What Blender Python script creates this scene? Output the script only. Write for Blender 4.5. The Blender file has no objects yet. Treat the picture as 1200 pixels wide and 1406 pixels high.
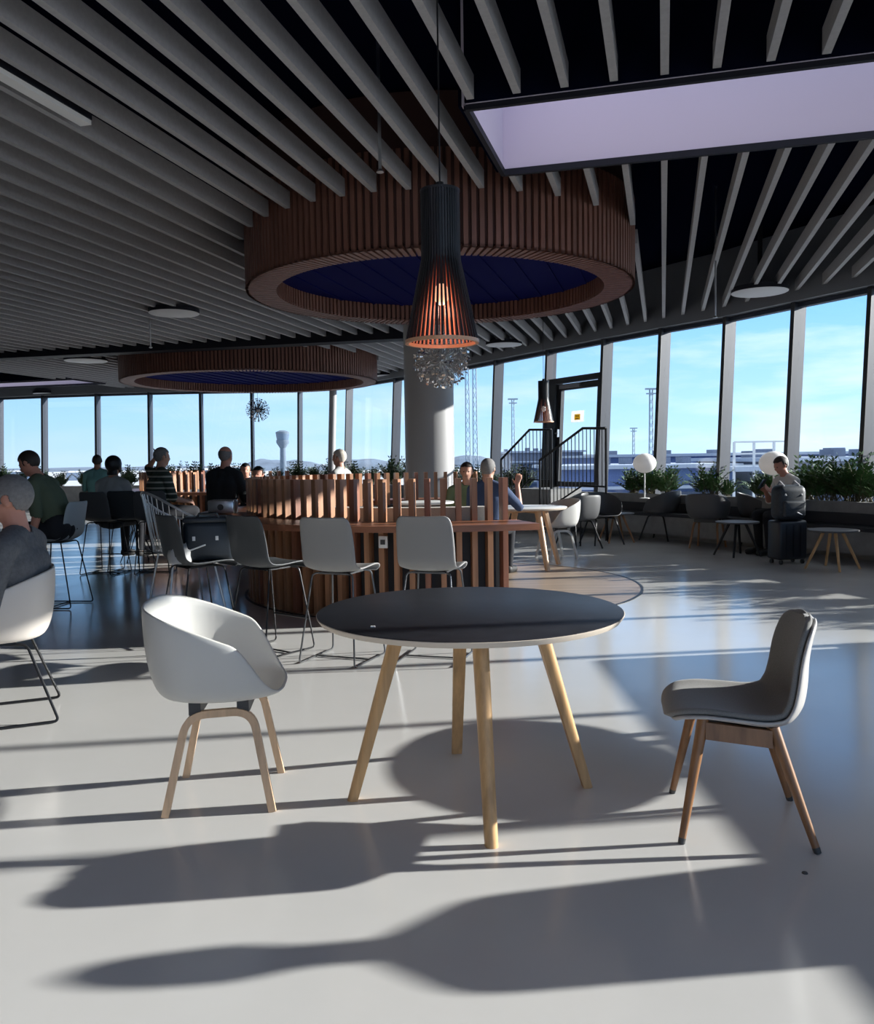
import bpy, bmesh, math, random
import numpy as np
from mathutils import Vector, Matrix
random.seed(7)
SC = bpy.context.scene
COL = SC.collection
PI = math.pi
V = Vector

# ------------------------------------------------------------------ camera
F = 1164.0
HC = 1.33
PITCH = math.atan(71.0 / F)
ROLL = 0.015
_f = V((0, math.cos(PITCH), -math.sin(PITCH)))
_u0 = V((0, math.sin(PITCH), math.cos(PITCH)))
_r0 = V((1, 0, 0))
_u = _u0 * math.cos(ROLL) + _r0 * math.sin(ROLL)
_r = _r0 * math.cos(ROLL) - _u0 * math.sin(ROLL)
CAM = V((0, 0, HC))

def at_height(px, py, h):
    d = _f + _r * ((px - 600) / F) + _u * ((703 - py) / F)
    t = (h - HC) / d.z
    return CAM + d * t

def at_depth(px, py, y):
    d = _f + _r * ((px - 600) / F) + _u * ((703 - py) / F)
    return CAM + d * (y / d.y)

cd = bpy.data.cameras.new('camera')
cam = bpy.data.objects.new('camera', cd)
COL.objects.link(cam)
M3 = Matrix((_r, _u, -_f)).transposed()
cam.matrix_world = Matrix.Translation(CAM) @ M3.to_4x4()
cd.sensor_fit = 'AUTO'
cd.sensor_width = 36.0
cd.lens = 36.0 * F / 1406.0
cd.clip_end = 6000
cd.clip_start = 0.05
SC.camera = cam

# ------------------------------------------------------------------ materials
MATS = {}

def mat(name, col, rough=0.5, metal=0.0, spec=0.5, noise=None, bump=None, emit=None, estr=0.0, coat=0.0, sheen=0.0, trans=0.0):
    m = bpy.data.materials.new(name)
    m.use_nodes = True
    nt = m.node_tree
    b = nt.nodes['Principled BSDF']
    b.inputs['Base Color'].default_value = (*col, 1)
    b.inputs['Roughness'].default_value = rough
    b.inputs['Metallic'].default_value = metal
    b.inputs['Specular IOR Level'].default_value = spec
    b.inputs['Coat Weight'].default_value = coat
    b.inputs['Sheen Weight'].default_value = sheen
    b.inputs['Transmission Weight'].default_value = trans
    if emit:
        b.inputs['Emission Color'].default_value = (*emit, 1)
        b.inputs['Emission Strength'].default_value = estr
    if noise:
        scale, amt, kind = noise
        tc = nt.nodes.new('ShaderNodeTexCoord')
        mp = nt.nodes.new('ShaderNodeMapping')
        if kind == 'wood':
            mp.inputs['Scale'].default_value = (scale, scale, scale * 0.06)
        elif kind == 'woodx':
            mp.inputs['Scale'].default_value = (scale * 0.06, scale, scale)
        else:
            mp.inputs['Scale'].default_value = (scale,) * 3
        nz = nt.nodes.new('ShaderNodeTexNoise')
        nz.inputs['Scale'].default_value = 1.0
        nz.inputs['Detail'].default_value = 6
        nz.inputs['Roughness'].default_value = 0.6
        nt.links.new(tc.outputs['Object'], mp.inputs['Vector'])
        nt.links.new(mp.outputs['Vector'], nz.inputs['Vector'])
        rp = nt.nodes.new('ShaderNodeValToRGB')
        rp.color_ramp.elements[0].position = 0.3
        rp.color_ramp.elements[1].position = 0.7
        rp.color_ramp.elements[0].color = (*[max(0, c * (1 - amt)) for c in col], 1)
        rp.color_ramp.elements[1].color = (*[min(1, c * (1 + amt)) for c in col], 1)
        nt.links.new(nz.outputs['Fac'], rp.inputs['Fac'])
        nt.links.new(rp.outputs['Color'], b.inputs['Base Color'])
        if bump:
            bp = nt.nodes.new('ShaderNodeBump')
            bp.inputs['Strength'].default_value = bump
            bp.inputs['Distance'].default_value = 0.002
            nt.links.new(nz.outputs['Fac'], bp.inputs['Height'])
            nt.links.new(bp.outputs['Normal'], b.inputs['Normal'])
    MATS[name] = m
    return m

def glass_mat(name, tint, ior=1.45):
    m = bpy.data.materials.new(name)
    m.use_nodes = True
    nt = m.node_tree
    nt.nodes.clear()
    out = nt.nodes.new('ShaderNodeOutputMaterial')
    mix = nt.nodes.new('ShaderNodeMixShader')
    tr = nt.nodes.new('ShaderNodeBsdfTransparent')
    tr.inputs['Color'].default_value = (*tint, 1)
    gl = nt.nodes.new('ShaderNodeBsdfGlossy')
    gl.inputs['Roughness'].default_value = 0.01
    lw = nt.nodes.new('ShaderNodeLayerWeight')
    lw.inputs['Blend'].default_value = 0.5
    pw = nt.nodes.new('ShaderNodeMath'); pw.operation = 'POWER'; pw.inputs[1].default_value = 5.0
    fr = nt.nodes.new('ShaderNodeMapRange')
    fr.inputs['To Min'].default_value = 0.035; fr.inputs['To Max'].default_value = 0.7
    nt.links.new(lw.outputs['Facing'], pw.inputs[0])
    nt.links.new(pw.outputs[0], fr.inputs['Value'])
    nt.links.new(fr.outputs[0], mix.inputs[0])
    nt.links.new(tr.outputs[0], mix.inputs[1])
    nt.links.new(gl.outputs[0], mix.inputs[2])
    nt.links.new(mix.outputs[0], out.inputs[0])
    MATS[name] = m
    return m

mat('floor_epoxy', (0.60, 0.59, 0.57), 0.15, spec=0.5, noise=(1.3, 0.03, 'plain'))
def _floor_detail():
    m = MATS['floor_epoxy']; nt = m.node_tree; b = nt.nodes['Principled BSDF']
    tc = nt.nodes.new('ShaderNodeTexCoord')
    nz = nt.nodes.new('ShaderNodeTexNoise'); nz.inputs['Scale'].default_value = 2.2; nz.inputs['Detail'].default_value = 3
    mr = nt.nodes.new('ShaderNodeMapRange')
    mr.inputs['To Min'].default_value = 0.10; mr.inputs['To Max'].default_value = 0.22
    nt.links.new(tc.outputs['Object'], nz.inputs['Vector']); nt.links.new(nz.outputs['Fac'], mr.inputs['Value'])
    nt.links.new(mr.outputs[0], b.inputs['Roughness'])
_floor_detail()
mat('void_navy', (0.003, 0.0045, 0.014), 0.9, spec=0.0)
mat('slat_grey', (0.35, 0.348, 0.36), 0.6, noise=(30, 0.08, 'plain'))
mat('navy_cap', (0.002, 0.004, 0.075), 0.9, spec=0.1)
mat('skylight_white', (0.60, 0.54, 0.66), 0.7)
mat('dark_trim', (0.012, 0.013, 0.02), 0.6, spec=0.2)
mat('fascia_grey', (0.14, 0.15, 0.17), 0.5)
mat('mullion', (0.032, 0.040, 0.058), 0.5, spec=0.3)
mat('mullion_dark', (0.03, 0.032, 0.036), 0.4)
mat('column_grey', (0.33, 0.325, 0.325), 0.45)
mat('wall_light', (0.55, 0.55, 0.54), 0.7)
mat('concrete', (0.27, 0.27, 0.265), 0.75, noise=(6, 0.15, 'plain'))
mat('soil', (0.03, 0.022, 0.015), 0.9, noise=(40, 0.5, 'plain'))
mat('bench_dark', (0.03, 0.032, 0.038), 0.7)
mat('bench_base', (0.30, 0.25, 0.20), 0.6)
mat('oak', (0.56, 0.335, 0.15), 0.45, noise=(28, 0.25, 'wood'), bump=0.1)
mat('oak_pale', (0.66, 0.44, 0.27), 0.45, noise=(28, 0.18, 'wood'))
mat('oak_brown', (0.28, 0.135, 0.058), 0.4, noise=(28, 0.28, 'wood'), bump=0.1)
mat('ply_edge', (0.66, 0.57, 0.47), 0.5)
mat('linoleum', (0.020, 0.021, 0.026), 0.42, spec=0.35, noise=(14, 0.25, 'plain'))
mat('bar_wood', (0.27, 0.105, 0.055), 0.38, noise=(9, 0.35, 'woodx'))
mat('fin_wood', (0.38, 0.185, 0.095), 0.45, noise=(20, 0.30, 'wood'))
mat('fin_wood_red', (0.25, 0.10, 0.058), 0.45, noise=(20, 0.30, 'wood'))
mat('ring_wood', (0.17, 0.075, 0.054), 0.5, noise=(16, 0.25, 'wood'))
mat('ring_core', (0.05, 0.02, 0.018), 0.8)
mat('deck_wood', (0.38, 0.29, 0.22), 0.35, noise=(10, 0.3, 'woodx'))
mat('shell_white', (0.57, 0.56, 0.53), 0.38)
mat('shell_cream', (0.72, 0.66, 0.60), 0.4)
mat('shell_grey', (0.27, 0.265, 0.26), 0.45)
mat('shell_charcoal', (0.055, 0.06, 0.065), 0.45)
mat('shell_dark', (0.085, 0.085, 0.088), 0.5)
mat('shell_mist', (0.36, 0.40, 0.42), 0.45)
mat('fabric_grey', (0.20, 0.195, 0.185), 0.9, noise=(300, 0.2, 'plain'), bump=0.2, sheen=0.2)
mat('shell_outer', (0.50, 0.48, 0.46), 0.5)
mat('sofa_grey', (0.50, 0.47, 0.43), 0.9, noise=(200, 0.12, 'plain'))
mat('black_metal', (0.012, 0.012, 0.014), 0.4, metal=0.4)
mat('steel_dark', (0.16, 0.165, 0.17), 0.35, metal=0.9)
mat('steel', (0.55, 0.56, 0.58), 0.3, metal=1.0)
mat('wire_silver', (0.62, 0.62, 0.62), 0.35, metal=0.8)
mat('lamp_black', (0.012, 0.013, 0.016), 0.35)
mat('lamp_copper', (0.75, 0.30, 0.17), 0.4)
mat('lamp_brass', (0.62, 0.34, 0.20), 0.4, metal=0.2)
mat('bulb', (1, 0.7, 0.4), 0.4, emit=(1, 0.60, 0.38), estr=0.5)
mat('crystal', (0.72, 0.68, 0.66), 0.12, metal=0.75)
mat('globe_white', (0.86, 0.84, 0.82), 0.45, emit=(1, 0.95, 0.9), estr=0.12)
mat('disc_white', (0.62, 0.63, 0.66), 0.6)
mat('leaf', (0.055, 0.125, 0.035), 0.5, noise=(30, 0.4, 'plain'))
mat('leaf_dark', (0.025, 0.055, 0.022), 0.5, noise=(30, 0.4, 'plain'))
mat('leaf_stem', (0.08, 0.07, 0.03), 0.6)
mat('white_plastic', (0.78, 0.78, 0.77), 0.4)
mat('socket_dark', (0.05, 0.05, 0.05), 0.5)
mat('suitcase', (0.008, 0.010, 0.016), 0.4)
mat('backpack', (0.022, 0.028, 0.036), 0.55, noise=(40, 0.4, 'plain'))
mat('bag_blue', (0.012, 0.018, 0.026), 0.45)
mat('bag_grey', (0.42, 0.42, 0.42), 0.8)
mat('buckle', (0.8, 0.8, 0.8), 0.4)
# outside
mat('tarmac', (0.46, 0.47, 0.48), 0.9, noise=(0.01, 0.12, 'plain'))
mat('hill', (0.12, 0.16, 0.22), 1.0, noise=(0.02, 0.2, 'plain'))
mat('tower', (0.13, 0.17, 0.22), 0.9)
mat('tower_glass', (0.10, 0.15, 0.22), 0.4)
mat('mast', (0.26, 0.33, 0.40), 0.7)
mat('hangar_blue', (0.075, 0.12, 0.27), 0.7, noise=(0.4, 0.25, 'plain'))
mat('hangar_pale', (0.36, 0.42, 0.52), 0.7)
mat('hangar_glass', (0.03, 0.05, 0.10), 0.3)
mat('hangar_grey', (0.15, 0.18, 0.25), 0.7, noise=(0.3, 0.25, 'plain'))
mat('rail_white', (0.62, 0.65, 0.68), 0.6)
# people
mat('skin', (0.55, 0.29, 0.20), 0.55)
mat('skin_red', (0.58, 0.27, 0.19), 0.55)
mat('skin_brown', (0.36, 0.18, 0.11), 0.55)
mat('hair_grey', (0.20, 0.19, 0.185), 0.8, noise=(60, 0.18, 'plain'))
mat('hair_white', (0.62, 0.56, 0.48), 0.8, noise=(90, 0.25, 'plain'))
mat('hair_dark', (0.03, 0.02, 0.015), 0.6, noise=(90, 0.3, 'plain'))
mat('hair_black', (0.008, 0.008, 0.010), 0.45)
mat('shirt_grey', (0.12, 0.122, 0.13), 0.9, noise=(60, 0.2, 'plain'), bump=0.15)
mat('shirt_olive', (0.095, 0.12, 0.075), 0.9)
mat('shirt_dark', (0.014, 0.017, 0.020), 0.9)
mat('shirt_blue', (0.045, 0.07, 0.14), 0.9)
mat('shirt_teal', (0.12, 0.27, 0.27), 0.9)
mat('shirt_pale', (0.42, 0.43, 0.42), 0.9)
mat('shirt_white', (0.78, 0.76, 0.72), 0.9)
mat('shirt_green', (0.20, 0.26, 0.14), 0.9)
mat('trouser_dark', (0.014, 0.015, 0.020), 0.9)
mat('trouser_sand', (0.28, 0.23, 0.17), 0.9)
mat('shoe_dark', (0.02, 0.02, 0.02), 0.6)
mat('eye_dark', (0.01, 0.008, 0.008), 0.3)
mat('lip', (0.34, 0.12, 0.10), 0.5)
mat('phone', (0.01, 0.01, 0.012), 0.2)
mat('paper', (0.8, 0.78, 0.74), 0.8)
glass_mat('pane_glass', (0.96, 0.985, 0.99), 1.42)

def stripe_mat(name, a, b, period):
    m = mat(name, a, 0.9)
    nt = m.node_tree
    tc = nt.nodes.new('ShaderNodeTexCoord'); sx = nt.nodes.new('ShaderNodeSeparateXYZ')
    mu = nt.nodes.new('ShaderNodeMath'); mu.operation = 'MULTIPLY'; mu.inputs[1].default_value = 1 / period
    fr = nt.nodes.new('ShaderNodeMath'); fr.operation = 'FRACT'
    gt = nt.nodes.new('ShaderNodeMath'); gt.operation = 'GREATER_THAN'; gt.inputs[1].default_value = 0.72
    mx = nt.nodes.new('ShaderNodeMix'); mx.data_type = 'RGBA'
    mx.inputs['A'].default_value = (*a, 1); mx.inputs['B'].default_value = (*b, 1)
    nt.links.new(tc.outputs['Object'], sx.inputs[0]); nt.links.new(sx.outputs['Z'], mu.inputs[0])
    nt.links.new(mu.outputs[0], fr.inputs[0]); nt.links.new(fr.outputs[0], gt.inputs[0])
    nt.links.new(gt.outputs[0], mx.inputs['Factor']); nt.links.new(mx.outputs['Result'], nt.nodes['Principled BSDF'].inputs['Base Color'])
def translucent(name, col):
    m = mat(name, col, 0.7); nt = m.node_tree
    mx = nt.nodes.new('ShaderNodeMixShader'); tl = nt.nodes.new('ShaderNodeBsdfTranslucent')
    mx.inputs[0].default_value = 0.6; tl.inputs['Color'].default_value = (*col, 1)
    out = nt.nodes['Material Output']
    nt.links.new(nt.nodes['Principled BSDF'].outputs[0], mx.inputs[1]); nt.links.new(tl.outputs[0], mx.inputs[2]); nt.links.new(mx.outputs[0], out.inputs['Surface'])
translucent('sign_paper', (0.85, 0.85, 0.82)); translucent('sign_yellow', (0.85, 0.62, 0.08))
stripe_mat('shirt_striped', (0.045, 0.06, 0.045), (0.45, 0.45, 0.38), 0.07)

# ------------------------------------------------------------------ mesh builder
class MB:
    def __init__(s):
        s.bm = bmesh.new()

    def box(s, c, size, rz=0.0, rot=None):
        r = bmesh.ops.create_cube(s.bm, size=1.0)
        m = Matrix.Translation(V(c)) @ (rot.to_4x4() if rot else Matrix.Rotation(rz, 4, 'Z')) @ Matrix.Diagonal((*size, 1))
        bmesh.ops.transform(s.bm, matrix=m, verts=r['verts'])
        return s

    def beam(s, p, q, w, h, up=V((0, 0, 1))):
        p, q = V(p), V(q)
        d = q - p
        L = d.length
        if L < 1e-6:
            return s
        z = d / L
        x = up.cross(z)
        if x.length < 1e-4:
            x = V((1, 0, 0)).cross(z)
        x.normalize()
        y = z.cross(x)
        R = Matrix((x, y, z)).transposed()
        return s.box((p + q) / 2, (w, h, L), rot=R)

    def cone(s, p, q, r1, r2, n=12, caps=True):
        p, q = V(p), V(q)
        d = q - p
        L = d.length
        if L < 1e-7:
            return s
        R = d.to_track_quat('Z', 'Y').to_matrix().to_4x4()
        r = bmesh.ops.create_cone(s.bm, cap_ends=caps, cap_tris=False, segments=n, radius1=r1, radius2=r2, depth=L)
        bmesh.ops.transform(s.bm, matrix=Matrix.Translation((p + q) / 2) @ R, verts=r['verts'])
        return s

    def ball(s, c, r, n=12, rot=None):
        rr = (r, r, r) if isinstance(r, (int, float)) else r
        q = bmesh.ops.create_uvsphere(s.bm, u_segments=n, v_segments=max(6, n * 2 // 3), radius=1.0)
        m = Matrix.Translation(V(c)) @ (rot.to_4x4() if rot else Matrix.Identity(4)) @ Matrix.Diagonal((*rr, 1))
        bmesh.ops.transform(s.bm, matrix=m, verts=q['verts'])
        return s

    def capsule(s, p, q, r1, r2, n=12):
        s.cone(p, q, r1, r2, n)
        s.ball(p, r1, n)
        s.ball(q, r2, n)
        return s

    def tube(s, pts, r, n=8, closed=False, flat=1.0):
        pts = [V(p) for p in pts]
        N = len(pts)
        rings = []
        prev = None
        for i, p in enumerate(pts):
            if closed:
                t = pts[(i + 1) % N] - pts[i - 1]
            else:
                t = pts[min(i + 1, N - 1)] - pts[max(i - 1, 0)]
            t.normalize()
            if prev is None:
                a = V((0, 0, 1)) if abs(t.z) < 0.9 else V((1, 0, 0))
                x = a.cross(t).normalized()
            else:
                x = (prev - t * prev.dot(t)).normalized()
            prev = x
            y = t.cross(x)
            rr = r[i] if isinstance(r, (list, tuple)) else r
            rings.append([s.bm.verts.new(p + x * (rr * math.cos(2 * PI * k / n)) + y * (rr * flat * math.sin(2 * PI * k / n))) for k in range(n)])
        m = N if closed else N - 1
        for i in range(m):
            a, b = rings[i], rings[(i + 1) % N]
            for k in range(n):
                s.bm.faces.new((a[k], a[(k + 1) % n], b[(k + 1) % n], b[k]))
        if not closed:
            s.bm.faces.new(rings[0][::-1])
            s.bm.faces.new(rings[-1])
        return s

    def lathe(s, prof, n=32, c=(0, 0, 0), cap=True):
        rings = []
        for (r, z) in prof:
            rings.append([s.bm.verts.new((c[0] + r * math.cos(2 * PI * k / n), c[1] + r * math.sin(2 * PI * k / n), c[2] + z)) for k in range(n)])
        for i in range(len(rings) - 1):
            a, b = rings[i], rings[i + 1]
            for k in range(n):
                s.bm.faces.new((a[k], a[(k + 1) % n], b[(k + 1) % n], b[k]))
        if cap:
            s.bm.faces.new(rings[0][::-1])
            s.bm.faces.new(rings[-1])
        return s

    def sector(s, c, r0, r1, z0, z1, a0, a1, n=40):
        """closed annular sector, angles in radians from -Y (towards the viewer), positive to +X"""
        cols = []
        for i in range(n + 1):
            a = a0 + (a1 - a0) * i / n
            sx, sy = math.sin(a), -math.cos(a)
            cols.append([s.bm.verts.new((c[0] + r * sx, c[1] + r * sy, z)) for (r, z) in ((r0, z0), (r1, z0), (r1, z1), (r0, z1))])
        for i in range(n):
            a, b = cols[i], cols[i + 1]
            for k in range(4):
                s.bm.faces.new((a[k], b[k], b[(k + 1) % 4], a[(k + 1) % 4]))
        s.bm.faces.new(cols[0])
        s.bm.faces.new(cols[-1][::-1])
        return s

    def poly(s, pts, z0, z1):
        a = [s.bm.verts.new((p[0], p[1], z0)) for p in pts]
        b = [s.bm.verts.new((p[0], p[1], z1)) for p in pts]
        n = len(pts)
        for k in range(n):
            s.bm.faces.new((a[k], a[(k + 1) % n], b[(k + 1) % n], b[k]))
        s.bm.faces.new(a[::-1])
        s.bm.faces.new(b)
        return s

    def quad(s, a, b, c, d):
        s.bm.faces.new([s.bm.verts.new(V(p)) for p in (a, b, c, d)])
        return s

    def hexa(s, bot, top):
        a = [s.bm.verts.new(V(p)) for p in bot]
        b = [s.bm.verts.new(V(p)) for p in top]
        n = len(a)
        for k in range(n):
            s.bm.faces.new((a[k], a[(k + 1) % n], b[(k + 1) % n], b[k]))
        s.bm.faces.new(a[::-1])
        s.bm.faces.new(b)
        return s

    def bevel(s, w, seg=2):
        bmesh.ops.bevel(s.bm, geom=list(s.bm.edges), offset=w, segments=seg, affect='EDGES', profile=0.5)
        return s

    def mesh(s, name, m=None, smooth=True, angle=35):
        bmesh.ops.recalc_face_normals(s.bm, faces=s.bm.faces)
        me = bpy.data.meshes.new(name)
        s.bm.to_mesh(me)
        s.bm.free()
        if m:
            me.materials.append(MATS[m] if isinstance(m, str) else m)
        if smooth:
            me.shade_smooth()
            me.set_sharp_from_angle(angle=math.radians(angle))
        return me

    def build(s, name, m, parent=None, loc=None, smooth=True, angle=35):
        o = bpy.data.objects.new(name, s.mesh(name, m, smooth, angle))
        COL.objects.link(o)
        if parent:
            o.parent = parent
        if loc:
            o.location = loc
        return o

def tag(o, label=None, cat=None, group=None, kind=None):
    if label: o['label'] = label
    if cat: o['category'] = cat
    if group: o['group'] = group
    if kind: o['kind'] = kind
    return o

def thing(name, label, cat, loc=(0, 0, 0), rz=0.0, group=None):
    o = bpy.data.objects.new(name, None)
    o.empty_display_size = 0.2
    COL.objects.link(o)
    o.location = loc
    o.rotation_euler = (0, 0, rz)
    return tag(o, label, cat, group)

def dup(root, label, loc, rz=0.0, group=None):
    r = root.copy()
    COL.objects.link(r)
    r.location = loc
    r.rotation_euler = (0, 0, rz)
    r['label'] = label
    if group:
        r['group'] = group
    for ch in list(root.children):
        c = ch.copy(); COL.objects.link(c); c.parent = r
        for g in list(ch.children):
            d = g.copy(); COL.objects.link(d); d.parent = c
    return r

def facing(fx, fy):
    return math.atan2(-fx, fy)

def struct(o, label, cat):
    return tag(o, label, cat, kind='structure')

def mods_mesh(o):
    dg = bpy.context.evaluated_depsgraph_get()
    return bpy.data.meshes.new_from_object(o.evaluated_get(dg))

def catmull(pts, n):
    P = [V(p) for p in pts]
    out = []
    for i in range(len(P) - 1):
        p0 = P[max(i - 1, 0)]; p1 = P[i]; p2 = P[i + 1]; p3 = P[min(i + 2, len(P) - 1)]
        for k in range(n):
            t = k / n
            out.append(0.5 * ((2 * p1) + (p2 - p0) * t + (2 * p0 - 5 * p1 + 4 * p2 - p3) * t * t + (3 * p1 - p0 - 3 * p2 + p3) * t ** 3))
    out.append(P[-1])
    return out
# ------------------------------------------------------------------ facade line (tops of the mullions at head height)
HEAD = 3.50
SLAT_Z = 3.64
LEAN = 0.055
ftop_px = [(-75, 549.5), (0, 546), (61, 543.5), (134, 541), (206, 539), (276, 537.5), (346, 536.5), (412, 535), (480, 530.5), (546, 519.5),
           (617, 508), (685, 495), (757, 481), (834, 466), (913, 451.5), (1002, 436), (1097, 416), (1203, 394)]
FT = [at_height(x, y, HEAD) for x, y in ftop_px]
# the glass front goes on past the picture's right edge, curving round
hd = math.atan2(FT[-1].y - FT[-2].y, FT[-1].x - FT[-2].x)
for k in range(13):
    hd -= math.radians(3.2 if k < 8 else 1.5)
    p = FT[-1]
    FT.append(V((p.x + 1.25 * math.cos(hd), p.y + 1.25 * math.sin(hd), HEAD)))
NF = len(FT)
FN = []   # inward normals
for i in range(NF):
    d = (FT[min(i + 1, NF - 1)] - FT[max(i - 1, 0)]); d.z = 0; d.normalize()
    FN.append(V((d.y, -d.x, 0)))
# keep the normals pointing indoors
for i in range(NF):
    if FN[i].dot(V((-1, 8, 0)) - V((FT[i].x, FT[i].y, 0))) < 0:
        FN[i] = -FN[i]

def fpt(i, h, off=0.0):
    """point on the facade at mullion i, height h, moved indoors by off"""
    b = FT[i] + FN[i] * (LEAN * (HEAD - h) + off)
    return V((b.x, b.y, h))

# floor and ceiling void
outline = [(FT[i].x - FN[i].x * 0.25, FT[i].y - FN[i].y * 0.25) for i in range(NF)]
outline_f = [(fpt(i, 0, -0.05).x, fpt(i, 0, -0.05).y) for i in range(NF)]
XL, YB = outline[0][0] - 0.5, -6.5
close = [(outline[-1][0], YB), (XL, YB), (XL, outline[0][1])]
close_f = [(outline_f[-1][0], YB), (XL, YB), (XL, outline_f[0][1])]
from mathutils.geometry import delaunay_2d_cdt
def inside(poly, x, y):
    c = False
    n = len(poly); j = n - 1
    for i in range(n):
        xi, yi = poly[i]; xj, yj = poly[j]
        if (yi > y) != (yj > y) and x < (xj - xi) * (y - yi) / (yj - yi) + xi:
            c = not c
        j = i
    return c
def slab(outer, holes, z, h):
    """flat slab with holes, cleanly triangulated, from z up (or down) by h"""
    loops = [outer] + holes
    vs = []; es = []
    for lp in loops:
        b0 = len(vs)
        vs += [V((p[0], p[1])) for p in lp]
        es += [(b0 + k, b0 + (k + 1) % len(lp)) for k in range(len(lp))]
    # interior grid points keep the triangles well shaped
    for gx in range(-14, 10, 2):
        for gy in range(-6, 27, 2):
            if inside(outer, gx + 0.37, gy + 0.21):
                vs.append(V((gx + 0.37, gy + 0.21)))
    vo, eo, fo, _a, _b, _c = delaunay_2d_cdt(vs, es, [], 0, 1e-4)
    m = MB()
    bv = [m.bm.verts.new((p.x, p.y, z)) for p in vo]
    for f in fo:
        cx = sum(vo[k].x for k in f) / len(f); cy = sum(vo[k].y for k in f) / len(f)
        if inside(outer, cx, cy) and not any(inside(lp, cx, cy) for lp in holes):
            m.bm.faces.new([bv[k] for k in f])
    for v in [v for v in m.bm.verts if not v.link_faces]:
        m.bm.verts.remove(v)
    bmesh.ops.recalc_face_normals(m.bm, faces=m.bm.faces)
    r = bmesh.ops.extrude_face_region(m.bm, geom=list(m.bm.faces))
    bmesh.ops.translate(m.bm, vec=(0, 0, h), verts=[e for e in r['geom'] if isinstance(e, bmesh.types.BMVert)])
    return m
struct(slab(outline_f + close_f, [], 0.0, -0.3).build('floor', 'floor_epoxy', smooth=False), 'pale grey glossy poured floor of the lounge', 'floor')
CEIL = 4.5
# ------------------------------------------------------------------ light wells
SD = math.radians(14.96)
sdir = V((math.sin(SD), math.cos(SD), 0))     # along the slats
sper = V((math.cos(SD), -math.sin(SD), 0))    # across, to the right

def well(n, corner, length, width, label):
    """light well: corner = near left corner in plan at slat height, length along sper, width along sdir"""
    c = V((corner.x, corner.y, 0))
    P = [c, c + sper * length, c + sper * length + sdir * width, c + sdir * width]
    top = 4.62
    root = thing('skylight', label, 'skylight')
    cen = sum(P, V((0, 0, 0))) / 4
    root.location = (cen.x, cen.y, SLAT_Z)
    L = [p - V((cen.x, cen.y, 0)) for p in P]
    wb = MB()
    t = 0.03
    for k in range(4):
        a, b = L[k], L[(k + 1) % 4]
        d = (b - a).normalized()
        nrm = V((d.y, -d.x, 0)) if (a + b).dot(V((d.y, -d.x, 0))) > 0 else -V((d.y, -d.x, 0))
        wb.hexa([a, b, b + nrm * t, a + nrm * t], [p + V((0, 0, top - SLAT_Z)) for p in (a, b, b + nrm * t, a + nrm * t)])
    wb.build('shaft_lining', 'skylight_white', root, smooth=False)
    cb = MB()
    for k in range(4):
        a, b = L[k], L[(k + 1) % 4]
        d = (b - a).normalized()
        nrm = V((d.y, -d.x, 0)) if (a + b).dot(V((d.y, -d.x, 0))) > 0 else -V((d.y, -d.x, 0))
        a2, b2 = a + nrm * (t + 0.004), b + nrm * (t + 0.004)
        cb.hexa([a2, b2, b2 + nrm * 0.02, a2 + nrm * 0.02], [q + V((0, 0, CEIL - SLAT_Z - 0.01)) for q in (a2, b2, b2 + nrm * 0.02, a2 + nrm * 0.02)])
    cb.build('shaft_casing', 'void_navy', root, smooth=False)
    fb = MB()
    for k in range(4):
        a, b = L[k], L[(k + 1) % 4]
        fb.beam(a + V((0, 0, -0.01)), b + V((0, 0, -0.01)), 0.035, 0.05)
    fb.build('frame', 'dark_trim', root, smooth=False)
    gb = MB()
    gb.hexa([p + V((0, 0, top - SLAT_Z - 0.02)) for p in L], [p + V((0, 0, top - SLAT_Z)) for p in L])
    gb.build('pane', 'pane_glass', root, smooth=False)
    return [c, length, width]

c1 = at_height(640, 145, SLAT_Z)
e1 = at_height(690, 236, SLAT_Z)
WELLS = [well(1, c1, 4.6, (e1 - c1).length, 'long lavender white skylight well between the ceiling slats at upper right')]
c2 = at_height(100, 520, SLAT_Z) - sper * 5.2
WELLS.append(well(2, c2, 5.2, 1.35, 'distant lavender skylight well in the far left ceiling'))
# further wells out of view, all but the first added to light the floor
for k, (x, y, lab) in enumerate([(-4.4, 0.35, 'unseen skylight well in the ceiling above and left of the viewer'), (0.9, -0.75, 'unseen skylight well added above and right of the viewer to light the floor'), (-4.9, -1.9, 'unseen skylight well added behind and left of the viewer to light the floor'), (0.3, -3.1, 'unseen skylight well added behind and right of the viewer to light the floor')]):
    WELLS.append(well(3 + k, V((x, y, 0)), 4.6, 1.25, lab))

# ceiling void with openings for the wells
holes = [[(q.x, q.y) for q in (c, c + sper * Lw, c + sper * Lw + sdir * Ww, c + sdir * Ww)] for c, Lw, Ww in WELLS]
struct(slab(outline + close, holes, CEIL, 0.25).build('ceiling', 'void_navy', smooth=False), 'dark navy ceiling void above the hanging slats', 'ceiling')

# ------------------------------------------------------------------ wooden ceiling rings
RINGS = [(0.07, 9.5, 2.1), (-4.2, 19.6, 2.87)]

def in_room(p):
    # point in outline polygon
    poly = outline + close
    c = False
    n = len(poly)
    j = n - 1
    for i in range(n):
        xi, yi = poly[i]; xj, yj = poly[j]
        if (yi > p.y) != (yj > p.y) and p.x < (xj - xi) * (p.y - yi) / (yj - yi) + xi:
            c = not c
        j = i
    return c

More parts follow.
